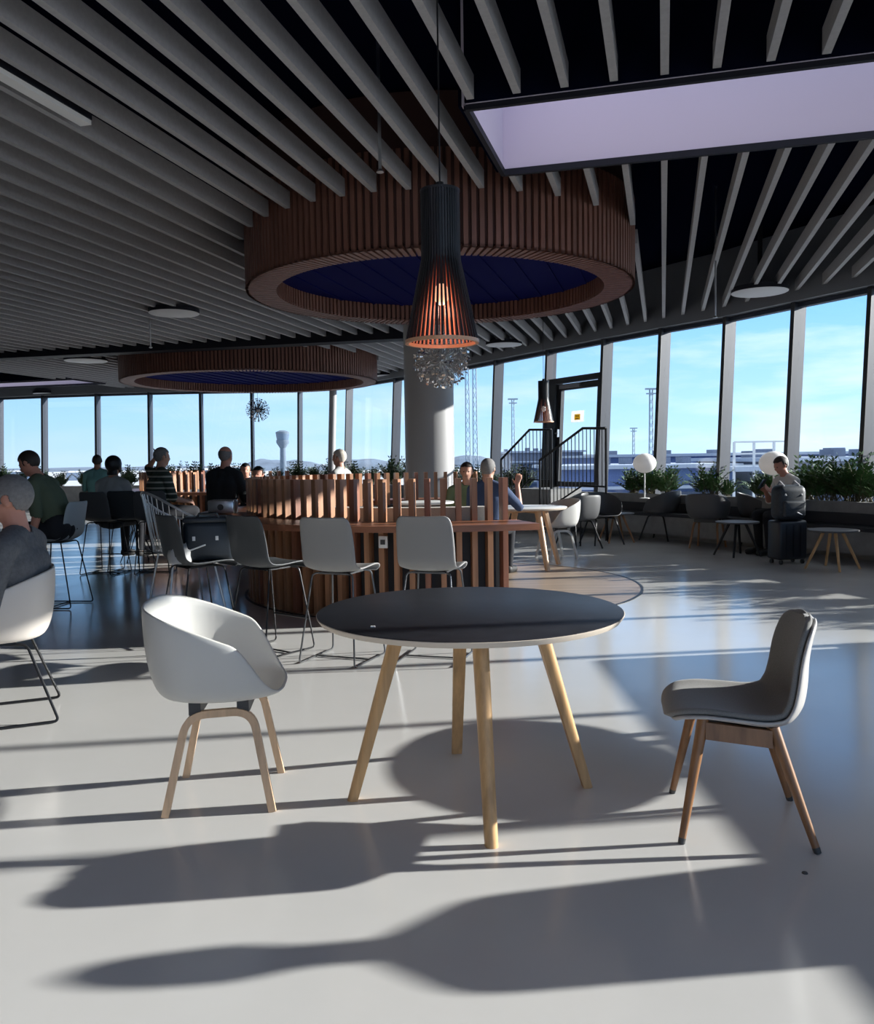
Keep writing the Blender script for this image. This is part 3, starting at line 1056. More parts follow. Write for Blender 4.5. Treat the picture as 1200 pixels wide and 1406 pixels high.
# ------------------------------------------------------------------ slatted bars
def slatted_bar(label, c, Rf, Rc, a0, a1, step, hfin, hc, group=None, outlet=True):
    root = thing('slatted_bar', label, 'bar', (c[0], c[1], 0))
    A0, A1 = math.radians(a0), math.radians(a1)
    MB().sector((0, 0), Rf + 0.02, Rc, hc - 0.05, hc, A0 + math.radians(2.6), A1, 90).build('counter', 'bar_wood', root, angle=30)
    MB().sector((0, 0), Rf - 0.13, Rf - 0.09, 0.0, hc - 0.06, A0, A1, 90).build('base_panel', 'bench_dark', root, angle=30)
    n = int(abs(a1 - a0) / step) + 1
    for k in range(n):
        a = math.radians(a0 - step * k)
        d = V((math.sin(a), -math.cos(a), 0))
        m = MB().box(d * (Rf - 0.03) + V((0, 0, hfin / 2)), (0.045, 0.105, hfin), rz=a)
        m.build('fin', 'fin_wood' if (k * 7) % 5 else 'fin_wood_red', root, smooth=False)
    if outlet:
        a = math.radians(-14.2)
        d = V((math.sin(a), -math.cos(a), 0))
        s = MB().box(d * (Rf + 0.065) + V((0, 0, 0.665)), (0.075, 0.02, 0.10), rz=a).bevel(0.004).build('socket_outlet', 'white_plastic', root)
        MB().box(d * (Rf + 0.077) + V((0, 0, 0.665)), (0.04, 0.006, 0.04), rz=a).build('socket_face', 'socket_dark', s)
    return root

def sofa_ring(label, c, R, spans, hseat=0.45, hback=0.93, group='curved booth sofas'):
    for k, (a0, a1) in enumerate(spans):
        A0, A1 = math.radians(a0), math.radians(a1)
        t = thing('booth_sofa', label[k], 'sofa', (c[0], c[1], 0), 0, group)
        MB().sector((0, 0), R - 0.16, R, 0.10, hback, A0, A1, 16).build('backrest', 'sofa_grey', t)
        MB().sector((0, 0), R - 0.62, R - 0.162, 0.28, hseat, A0, A1, 16).build('seat', 'sofa_grey', t)
        MB().sector((0, 0), R - 0.58, R - 0.03, 0.0, 0.098, A0, A1, 16).build('plinth', 'socket_dark', t)

BC = (0.06, 8.95)
slatted_bar('round slatted wooden bar under the large ceiling ring', BC, 2.0, 2.50, 14.5, -200, 3.7, 1.18, 0.83)
sofa_ring(['light grey curved sofa inside the slatted bar, right of the middle', 'light grey curved sofa inside the slatted bar behind the two grey stools',
           'light grey curved sofa inside the slatted bar at its left end'], BC, 1.80, [(12, -16), (-18, -50), (-52, -84)])
c = MB().lathe([(2.04, 0.0), (2.04, 0.004)], 96).build('deck_floor', 'deck_wood', loc=(BC[0], BC[1], 0))
tag(c, 'round wooden floor disc let into the grey floor under the slatted bar', 'wood deck')
MB().sector((0, 0), 2.04, 2.065, 0.0, 0.006, 0, 2 * PI, 96).build('edge_strip', 'black_metal', c)
t = thing('booth_table', 'white round table inside the slatted bar', 'table', (-0.15, 9.9, 0))
MB().lathe([(0.32, -0.03), (0.35, -0.02), (0.35, 0)], 48).build('tabletop', 'white_plastic', t, loc=(0, 0, 0.85))
MB().cone((0, 0, 0.02), (0, 0, 0.83), 0.03, 0.03, 16).build('stem', 'black_metal', t)
MB().lathe([(0.24, 0), (0.24, 0.012), (0.04, 0.03)], 32).build('foot', 'black_metal', t)

BC2 = (-3.8, 17.4)
slatted_bar('farther slatted wooden bar at left under the second ceiling ring', BC2, 2.15, 2.6, 30, -150, 4.2, 1.18, 0.83, outlet=False)

# ------------------------------------------------------------------ bar stools round the near bar
def on_seat(px, py, h):
    p = at_height(px, py, h)
    return (p.x, p.y, 0)
def stool_back(label, shell, px, y, ang, legs='black_metal', hseat=0.62):
    """px = image x of the middle of the back, y = its distance; ang = facing, degrees to the right of straight ahead"""
    a = math.radians(ang)
    fx, fy = math.sin(a), math.cos(a)
    b = at_depth(px, 745, y)
    return bar_stool(label, shell, (b.x + fx * 0.2, b.y + fy * 0.2, 0), facing(fx, fy), hseat, legs)
stool_back('mid-grey bar stool in front of the slatted bar, directly behind the black table', 'shell_grey', 583, 5.45, 16, 'steel_dark')
stool_back('mid-grey bar stool in front of the slatted bar, left of the other grey one', 'shell_grey', 448, 5.48, 22, 'steel_dark')
stool_back('charcoal bar stool at the slatted bar, next to the mid-grey stools', 'shell_charcoal', 338, 5.8, 38)
stool_back('charcoal bar stool carrying a dark blue bag, leftmost at the slatted bar', 'shell_charcoal', 233, 6.0, 50)

# far left stools
stool_back('pale blue-grey bar stool under the man in the olive T-shirt', 'shell_mist', 105, 8.0, -84, hseat=0.64)
stool_back('dark bar stool at the left windows, with the pale-shirted woman', 'shell_dark', 131, 10.2, 12, hseat=0.66)
stool_back('dark bar stool at the left windows, right of the black-haired woman', 'shell_charcoal', 170, 10.4, 5, hseat=0.66)
stool_back('dark bar stool under the man in the striped shirt', 'shell_dark', 208, 10.2, -6, hseat=0.66)
t = thing('bar_table', 'black high table with a wire base at the far left', 'table', (-4.1, 11.55, 0))
MB().lathe([(0.36, -0.02), (0.38, -0.012), (0.38, 0)], 40).build('tabletop', 'shell_dark', t, loc=(0, 0, 0.92))
m = MB()
for k in range(10):
    a = 2 * PI * k / 10
    m.tube([(0.24 * math.cos(a), 0.24 * math.sin(a), 0.01), (0.06 * math.cos(a + 0.6), 0.06 * math.sin(a + 0.6), 0.45), (0.2 * math.cos(a + 1.1), 0.2 * math.sin(a + 1.1), 0.895)], 0.006, 6)
m.build('wire_base', 'black_metal', t)

# bags on the left stool and the wire chair
a = math.radians(62)
S1 = at_depth(233, 745, 6.0)
t = thing('travel_bag', 'dark blue travel bag with white buckles on the leftmost charcoal stool', 'bag', (S1.x + 0.24, S1.y + 0.16, 0.628), 0.2)
MB().box((0, 0, 0.15), (0.36, 0.24, 0.29)).bevel(0.045, 3).build('body', 'bag_blue', t)
MB().box((0, 0, 0.300), (0.35, 0.25, 0.04)).bevel(0.015, 2).build('flap', 'bag_blue', t)
MB().tube([(-0.08, -0.10, 0.31), (-0.06, -0.12, 0.345), (0.06, -0.12, 0.345), (0.08, -0.10, 0.31)], 0.01, 8).build('handle', 'bag_blue', t)
for x in (-0.10, 0.06):
    MB().box((x, -0.125, 0.17), (0.02, 0.012, 0.03)).build('buckle', 'buckle', t)
MB().tube([(-0.15, -0.127, 0.08), (-0.02, -0.129, 0.125)], 0.006, 6).build('zip', 'buckle', t)
t = thing('crumpled_bag', 'crumpled pale grey bag leaning against the dark blue travel bag', 'bag', (S1.x + 0.075, S1.y - 0.02, 0.628), 0.5)
me_b = bmesh.new(); bmesh.ops.create_icosphere(me_b, subdivisions=3, radius=1)
rr = random.Random(3)
for v in me_b.verts:
    f = 1 + 0.25 * math.sin(v.co.x * 9 + v.co.z * 4) * math.cos(v.co.y * 7 + v.co.z * 8) + rr.uniform(-.05, .05)
    v.co = V((v.co.x * 0.075 * f, v.co.y * 0.045 * f, max(-0.1, v.co.z) * 0.13 * f + 0.013 * f))
mm = bpy.data.meshes.new('sack'); me_b.to_mesh(mm); me_b.free(); mm.shade_smooth(); mm.materials.append(MATS['bag_grey'])
o = bpy.data.objects.new('sack', mm); COL.objects.link(o); o.parent = t

def wire_chair(label, loc, rz):
    t = thing('wire_chair', label, 'chair', loc, rz)
    top = []
    for k in range(25):
        a = math.radians(-115 + 230 * k / 24)
        h = 0.84 + 0.26 * math.cos(a * 0.75) ** 2
        top.append(V((0.36 * math.sin(a), -0.33 * math.cos(a), h)))
    MB().tube(top, 0.011, 8).build('top_rail', 'wire_silver', t)
    low = [V((0.27 * math.sin(math.radians(-180 + 15 * k)), 0.25 * math.cos(math.radians(-180 + 15 * k)), 0.60)) for k in range(24)]
    MB().tube(low, 0.009, 8, closed=True).build('seat_rim', 'wire_silver', t)
    w = MB()
    for k in range(1, 24):
        a = math.radians(-115 + 230 * k / 24)
        b = V((0.27 * math.sin(a), -0.25 * math.cos(a), 0.60))
        w.tube([b, (b + top[k]) / 2 + V((0, 0, -0.01)), top[k]], 0.005, 6)
    for k in range(-4, 5):
        x = k * 0.05; y = math.sqrt(max(0, 0.25 ** 2 * (1 - (x / 0.27) ** 2)))
        w.tube([(x, -y, 0.60), (x, 0, 0.585), (x, y, 0.60)], 0.0045, 6)
    w.build('wires', 'wire_silver', t)
    for sx in (-1, 1):
        for sy in (-1, 1):
            MB().tube([(sx * 0.18, sy * 0.16, 0.595), (sx * 0.27, sy * 0.26, 0.0)], 0.009, 8).build('leg', 'wire_silver', t)
    return t
p = at_depth(252, 700, 7.2)
wire_chair('pale metal wire armchair behind the charcoal bar stools', (p.x, p.y, 0.0), facing(0.8, 0.6))
t = thing('silver_box', 'silver box with a black dial on the left end of the bar counter', 'box', (0.06 - 2.25 * math.sin(math.radians(76)), 8.95 - 2.25 * math.cos(math.radians(76)), 0.832))
MB().box((0, 0, 0.07), (0.26, 0.20, 0.14)).bevel(0.02, 2).build('casing', 'steel', t)
MB().cone((0, -0.098, 0.07), (0, -0.108, 0.07), 0.03, 0.03, 16).build('dial', 'socket_dark', t)

# ------------------------------------------------------------------ seats along the right windows
def spot(px, py):
    p = at_height(px, py, 0)
    return (p.x, p.y, 0)
p = spot(738, 770)
round_table('round_table', 'small white round table with oak legs beyond the right end of the slatted bar', (1.10, 10.42, 0), 0.45, R=0.5, h=0.74, top='white_plastic', wood='oak_pale', lw=0.07)
tub_chair('armchair', 'white tub chair at the small white table near the bar', 'shell_white', 'shell_white', (1.58, 11.22, 0), facing(-0.95, -0.35), base='wood')
def tub(label, px, ybase, face, shell='shell_dark', legs='black_metal', base='splay'):
    s = at_height(px, ybase, 0)
    return tub_chair('armchair', label, shell, legs, (s.x, s.y, 0), face, base)
tub('dark tub armchair in front of the exit door stairs', 794, 753, facing(-0.5, 0.85))
tub('pale-backed dark tub armchair against the planter beside the exit door', 826, 747, facing(0.3, -0.95))
tub('dark tub armchair seen from behind below the left globe lamp', 907, 741, facing(-0.75, 0.65))
tub('dark tub armchair with wooden legs between the two globe lamps', 972, 752, facing(0.55, 0.8), legs='oak_brown', base='wood')
tub('dark tub armchair beside the bench, left of the suitcase', 1040, 750, facing(0.9, -0.3))
tripod_table('low dark round table in front of the bench by the exit door', spot(846, 744), 0.2)
tripod_table('low dark round table right of the suitcase', spot(1143, 781), 0.6, wood='oak')
tripod_table('low black round table at the knees of the person in white', spot(1012, 763), 0.3, wood='black_metal')

# suitcase and backpack
s = at_height(1086, 775, 0)
t = thing('suitcase', 'black upright trolley suitcase in front of the bench at right', 'suitcase', (s.x, s.y + 0.12, 0), 0.25)
MB().box((0, 0, 0.295), (0.40, 0.25, 0.48)).bevel(0.035, 3).build('shell', 'suitcase', t)
for x in (-0.15, 0.15):
    for y in (-0.09, 0.09):
        w_ = MB(); w_.cone((x - 0.012, y, 0.027), (x + 0.012, y, 0.027), 0.027, 0.027, 16); w_.build('wheel', 'black_metal', t)
for x in (-0.1, 0.0, 0.1):
    MB().box((x, -0.128, 0.29), (0.012, 0.008, 0.38)).build('rib', 'suitcase', t)
MB().tube(rounded([(-0.09, 0.10, 0.52), (-0.09, 0.10, 0.555), (0.09, 0.10, 0.555), (0.09, 0.10, 0.52)], 0.02, 4), 0.008, 8).build('carry_handle', 'suitcase', t)
b = thing('backpack', 'dark backpack with pale straps standing on the black suitcase', 'backpack', (s.x + 0.0, s.y + 0.10, 0.537), 0.2)
MB().box((0, 0, 0.215), (0.40, 0.22, 0.43)).bevel(0.085, 5).build('body', 'backpack', b)
MB().box((0, -0.12, 0.14), (0.29, 0.07, 0.20)).bevel(0.03, 4).build('front_pocket', 'backpack', b)
for x in (-0.10, 0.10):
    MB().tube([(x, 0.10, 0.40), (x, 0.02, 0.475), (x * 1.05, -0.06, 0.43), (x * 1.1, -0.115, 0.30)], 0.013, 8, flat=0.5).build('strap', 'bag_grey', b)
MB().tube([(0.02, -0.158, 0.10), (0.09, -0.150, 0.07)], 0.007, 6).build('zip', 'buckle', b)
# ------------------------------------------------------------------ slatted pendant lamps
def secto(label, loc, ztop_cable, H=0.61, detail=44, lit=True, cablelab=None):
    root = thing('pendant_lamp', label, 'pendant lamp', loc)
    rt, rb = 0.0795, 0.149
    zc = H * 0.565
    sl = MB()
    for k in range(detail):
        a = 2 * PI * k / detail
        d = V((math.cos(a), math.sin(a), 0)); s = V((-d.y, d.x, 0))
        wt, wb = 2 * PI * rt / detail * 1.02, 2 * PI * rt / detail * 1.00
        prof = [(rt, H), (rt, zc + 0.02), (rt + 0.002, zc - 0.01), (rb, 0.014)]
        th = 0.007
        prev = None
        for (r, z) in prof:
            w = 0.0088
            ring = [sl.bm.verts.new(d * (r + e) + s * (sg * w / 2) + V((0, 0, z))) for (e, sg) in ((0, -1), (0, 1), (-th, 1), (-th, -1))]
            if prev:
                for q in range(4):
                    sl.bm.faces.new((prev[q], prev[(q + 1) % 4], ring[(q + 1) % 4], ring[q]))
            else:
                sl.bm.faces.new(ring)
            prev = ring
        sl.bm.faces.new(prev[::-1])
    sl.build('slat_shade', 'lamp_black', root, smooth=False)
    MB().lathe([(rt + 0.001, H - 0.006), (rt + 0.001, H + 0.004), (0.01, H + 0.006)], 44).build('top_ring', 'lamp_black', root)
    MB().sector((0, 0), rb - 0.012, rb + 0.002, 0.0, 0.014, 0, 2 * PI, 64).build('bottom_ring', 'lamp_brass', root)
    li = MB()
    for k in range(detail):
        a = 2 * PI * k / detail
        d = V((math.cos(a), math.sin(a), 0)); s = V((-d.y, d.x, 0))
        A = d * (rt - 0.0085) + V((0, 0, zc)); B = d * (rb - 0.0085) + V((0, 0, 0.016))
        li.hexa([B + s * 0.0042, B - s * 0.0042, B - s * 0.0042 - d * 0.002, B + s * 0.0042 - d * 0.002], [A + s * 0.0042, A - s * 0.0042, A - s * 0.0042 - d * 0.002, A + s * 0.0042 - d * 0.002])
    li.build('slat_lining', 'lamp_copper', root, smooth=False)
    MB().lathe([(rt - 0.012, H - 0.01), (rt - 0.012, zc - 0.005)], 44, cap=False).build('inner_sleeve', 'lamp_black', root)
    MB().cone((0, 0, H), (0, 0, H + 0.035), 0.022, 0.016, 16).build('cap', 'lamp_black', root)
    MB().ball((0, 0, 0.20), (0.032, 0.032, 0.045), 16).build('bulb', 'bulb' if lit else 'globe_white', root)
    MB().cone((0, 0, 0.24), (0, 0, H), 0.018, 0.018, 12).build('lamp_holder', 'lamp_black', root)
    MB().cone((0, 0, H + 0.03), (0, 0, ztop_cable - loc[2]), 0.0035, 0.0035, 8).build('cable', 'black_metal', root)
    if lit:
        ld = bpy.data.lights.new('bulb_light', 'POINT'); ld.energy = 0.5; ld.color = (1, 0.55, 0.42); ld.shadow_soft_size = 0.03
        lo = bpy.data.objects.new('bulb_light', ld); COL.objects.link(lo); lo.parent = root; lo.location = (0, 0, 0.13)
    return root
p = at_depth(607, 472, 3.5)
secto('large black slatted pendant lamp with a copper inside hanging over the black table', (p.x, p.y, p.z), CEIL)
p = at_depth(746.5, 580, 12.7)
secto('small distant black pendant lamp in front of the exit door', (p.x, p.y, p.z), CEIL, detail=36, lit=False)

def burst(label, loc, R, nrod, cluster, ztop, seed):
    rnd = random.Random(seed)
    root = thing('chandelier', label, 'chandelier', loc)
    rods = MB(); cr = MB()
    ga = PI * (3 - math.sqrt(5))
    for k in range(nrod):
        z = 1 - 2 * (k + 0.5) / nrod
        r = math.sqrt(1 - z * z)
        d = V((r * math.cos(ga * k), r * math.sin(ga * k), z))
        rods.tube([d * 0.03, d * R * 0.9], 0.0035 if cluster else 0.005, 5)
        q = d.to_track_quat('Z', 'Y').to_matrix()
        for j in range(cluster or 1):
            if cluster:
                dd = (d + V((rnd.uniform(-.22, .22), rnd.uniform(-.22, .22), rnd.uniform(-.22, .22)))).normalized()
                rr = R * rnd.uniform(0.78, 1.0)
                rot = Matrix.Rotation(rnd.uniform(0, 6), 3, 'X') @ Matrix.Rotation(rnd.uniform(0, 6), 3, 'Y')
                cr.box(dd * rr, (0.034, 0.024, 0.003), rot=rot)
                rods.tube([d * R * 0.6, dd * rr], 0.002, 4)
            else:
                cr.box(d * R * 0.93, (0.035, 0.035, 0.006), rot=q)
                cr.ball(d * R * 0.55, 0.010, 6)
    tag(rods.build('rods', 'wire_silver' if cluster else 'black_metal', root), kind='stuff')
    tag(cr.build('crystal_leaves', 'crystal' if cluster else 'steel', root, smooth=False), kind='stuff')
    MB().ball((0, 0, 0), 0.055, 16).build('core', 'steel', root)
    MB().cone((0, 0, 0.05), (0, 0, ztop - loc[2]), 0.003, 0.003, 6).build('cable', 'black_metal', root)
    return root
p = at_depth(606, 495, 9.5)
burst('sparkling ball chandelier of small metal leaves hanging inside the large ceiling ring', (p.x, p.y, p.z), 0.315, 120, 5, 3.55, 3)
p = at_depth(354, 563, 19.6)
burst('distant dandelion-shaped rod chandelier hanging inside the far ceiling ring', (p.x, p.y, p.z), 0.29, 80, 0, 3.55, 5)

# ------------------------------------------------------------------ round ceiling discs
def disc(label, px, py, d, z=3.59):
    p = at_height(px, py, z)
    t = thing('ceiling_disc', label, 'ceiling light', (p.x, p.y, z))
    R = d / 2
    MB().lathe([(R, 0.01), (R, 0.075), (R - 0.02, 0.08)], 48).build('housing', 'dark_trim', t)
    MB().lathe([(R - 0.012, 0.0), (R - 0.002, 0.006), (R - 0.002, 0.012)], 48).build('diffuser', 'disc_white', t)
    MB().cone((0, 0, 0.08), (0, 0, CEIL - z), 0.03, 0.03, 10).build('stem', 'dark_trim', t)
disc('round white ceiling disc light left of the large ring', 239, 431, 0.74)
disc('round grey ceiling disc light near the windows at upper right', 1043, 402, 0.76)
disc('round grey ceiling disc light just right of the column', 692, 474, 0.72)
disc('round ceiling disc light behind the bulkhead at far left', 118, 496, 0.9, 3.60)
disc('small round ceiling disc light above the far left windows', 62, 541, 0.7, 3.55)
disc('round ceiling disc light between the far ring and the column', 533, 516.5, 0.7)

# strip light between the slats
q = at_height(143, 166, SLAT_Z - 0.01)
kq = math.floor((q - V((base.x, base.y, 0))).dot(sper) / pitch_s) + 0.5
q = V((base.x, base.y, SLAT_Z - 0.01)) + sper * (kq * pitch_s) + sdir * (q - V((base.x, base.y, 0))).dot(sdir)
e = q - sdir * 2.6
mid = (e + q) / 2
t = thing('strip_light', 'unlit pale strip light between the ceiling slats at upper left', 'strip light', mid)
MB().beam(e - mid, q - mid, 0.085, 0.03).build('diffuser', 'white_plastic', t, smooth=False)
MB().beam(e - mid + V((0, 0, 0.045)), q - mid + V((0, 0, 0.045)), 0.10, 0.06).build('housing', 'dark_trim', t, smooth=False)

def rod(label, px, py0, py1, y):
    a = at_depth(px, py0, y); b = at_depth(px, py1, y)
    t = thing('sprinkler', label, 'sprinkler', (b.x, b.y, b.z))
    MB().cone((0, 0, 0.03), (0, 0, CEIL - b.z), 0.012, 0.012, 8).build('drop_pipe', 'steel', t)
    MB().lathe([(0.008, 0), (0.028, 0.006), (0.028, 0.01), (0.012, 0.03)], 12).build('head', 'steel', t)
rod('thin sprinkler drop near the right windows', 982, 405, 437, 10.2)
rod('thin sprinkler drop before the dark bulkhead at left', 207, 452, 478, 14.0)
rod('small sprinkler head above the large ring', 522, 205, 238, 6.2)

# globe table lamps on the planter
def globe(label, px, py, idx_y, r):
    p = at_depth(px, py, idx_y)
    t = thing('globe_lamp', label, 'lamp', (p.x, p.y, 0.66))
    MB().ball((0, 0, p.z - 0.66), (r, r, r * 0.86), 32).build('globe', 'globe_white', t)
    MB().cone((0, 0, 0.0), (0, 0, p.z - 0.66 - r * 0.8), 0.012, 0.012, 10).build('stem', 'white_plastic', t)
    MB().lathe([(0.08, 0), (0.08, 0.01), (0.015, 0.02)], 24).build('foot', 'white_plastic', t)
globe('white globe lamp on the planter, left of the two', 885, 636, 13.75, 0.185)
globe('white globe lamp on the planter behind the person in white', 1062, 636, 11.85, 0.195)

# ------------------------------------------------------------------ plants
def plant_mesh(seed, n=26, leaf=0.085, H=0.5):
    rnd = random.Random(seed)
    f = MB(); s = MB()
    for k in range(n):
        az = rnd.uniform(0, 2 * PI)
        lean = rnd.uniform(0.25, 1.25)
        L = H * rnd.uniform(0.7, 1.15)
        d = V((math.cos(az), math.sin(az), 0)); side = V((-d.y, d.x, 0))
        pts = []
        for j in range(9):
            t = j / 8
            ang = lean * (0.35 + 0.85 * t)
            pts.append((pts[-1] + (d * math.sin(ang) + V((0, 0, math.cos(ang)))) * (L / 8)) if pts else V((rnd.uniform(-.1, .1), rnd.uniform(-.06, .06), 0)))
        s.tube(pts, [0.006 - 0.0005 * j for j in range(9)], 5)
        for j in range(3, 9):
            tg = (pts[j] - pts[j - 1]).normalized()
            up = side.cross(tg)
            for sg in (-1, 1):
                for q in range(2):
                    b = pts[j] - tg * (0.02 * q)
                    dirv = (side * sg + tg * 0.7 + up * rnd.uniform(-.2, .35)).normalized()
                    ll = leaf * (1.25 - 0.09 * j) * rnd.uniform(0.8, 1.3)
                    wv = dirv.cross(up).normalized() * (ll * 0.17)
                    m1 = b + dirv * ll * 0.5 - up * ll * 0.02
                    f.quad(b, m1 + wv, b + dirv * ll - up * ll * 0.15, m1 - wv)
    fm = f.mesh('foliage', 'leaf', smooth=False)
    sm = s.mesh('stems', 'leaf_stem')
    return fm, sm
PM = [plant_mesh(11, 38, 0.10, 0.54), plant_mesh(12, 42, 0.105, 0.50), plant_mesh(13, 32, 0.095, 0.46), plant_mesh(14, 46, 0.115, 0.60)]
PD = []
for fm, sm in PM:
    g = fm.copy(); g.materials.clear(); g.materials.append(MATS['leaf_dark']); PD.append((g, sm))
rnd = random.Random(21)
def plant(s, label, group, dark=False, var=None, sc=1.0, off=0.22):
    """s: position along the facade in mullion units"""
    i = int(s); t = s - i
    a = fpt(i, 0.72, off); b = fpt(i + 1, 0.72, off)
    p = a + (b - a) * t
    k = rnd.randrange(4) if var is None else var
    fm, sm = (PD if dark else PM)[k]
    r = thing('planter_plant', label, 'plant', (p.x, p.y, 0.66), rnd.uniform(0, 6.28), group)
    r.scale = (sc,) * 3
    for nm, me in (('foliage', fm), ('stems', sm)):
        o = bpy.data.objects.new(nm, me); COL.objects.link(o); o.parent = r
# right of the door
for s, lab, v, sc in [(13.75, 'low green plant beside the left globe lamp, left side', 1, 0.9), (14.0, 'bushy green plant behind the left globe lamp', 3, 0.9), (14.28, 'green plant touching the right of the left globe lamp', 1, 0.95),
                      (14.95, 'green plant below the window mullion between the two globe lamps', 0, 0.95), (15.25, 'small green plant right of the mullion between the lamps', 2, 0.7),
                      (15.75, 'green plant left of the right globe lamp', 2, 0.9), (15.95, 'green plant directly under the right globe lamp', 1, 0.9),
                      (16.45, 'bushy green plant just right of the person in white', 3, 1.0), (16.7, 'green plant second to the right of the person in white', 0, 1.05),
                      (16.95, 'tall green plant near the right edge of the picture', 3, 1.05), (17.15, 'tall green plant cut by the right edge of the picture', 1, 1.1)]:
    plant(s, lab, 'green plants in the right planter', var=v, sc=sc)
for s in [17.5, 17.9, 18.3, 18.8, 19.2, 19.7, 20.2, 20.6, 21.1, 21.6, 22.1, 22.6, 23.1, 23.6, 24.2, 24.8]:
    plant(s, 'green planter plant outside the picture to the right', 'plants outside the picture', sc=1.0)
# by the stairs
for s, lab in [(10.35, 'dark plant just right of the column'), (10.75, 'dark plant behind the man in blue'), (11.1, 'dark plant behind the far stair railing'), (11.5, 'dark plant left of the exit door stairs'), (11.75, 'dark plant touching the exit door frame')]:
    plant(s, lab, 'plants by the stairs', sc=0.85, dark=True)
# far left row
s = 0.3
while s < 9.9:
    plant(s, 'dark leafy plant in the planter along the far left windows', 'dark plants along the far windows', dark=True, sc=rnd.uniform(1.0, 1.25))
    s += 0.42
# ------------------------------------------------------------------ people
def hand_caps(w, d, nrm, side, curl=0.5):
    """w wrist, d pointing direction, nrm palm normal, side = direction of the thumb"""
    caps = []
    d = d.normalized(); side = (side - d * side.dot(d)).normalized(); nrm = side.cross(d) if nrm is None else nrm
    pc = w + d * 0.045
    for k in (-1, 0, 1):
        caps.append(('hand', w + side * 0.010 * k, w + d * 0.085 + side * 0.024 * k, 0.015, 0.012))
    for k, ln in enumerate((0.070, 0.080, 0.075, 0.058)):
        b = w + d * 0.085 + side * (0.033 - 0.022 * k)
        m = b + (d * math.cos(curl * 0.5) + nrm * math.sin(curl * 0.5)) * ln * 0.5
        e = m + (d * math.cos(curl * 1.4) + nrm * math.sin(curl * 1.4)) * ln * 0.5
        caps.append(('hand', b, m, 0.0095, 0.009)); caps.append(('hand', m, e, 0.009, 0.0078))
    b = w + d * 0.025 + side * 0.025
    m = b + (side * 0.75 + d * 0.6 + nrm * 0.2).normalized() * 0.035
    e = m + (d * 0.85 + side * 0.3 + nrm * 0.4).normalized() * 0.032
    caps.append(('hand', b, m, 0.012, 0.010)); caps.append(('hand', m, e, 0.010, 0.0085))
    return caps

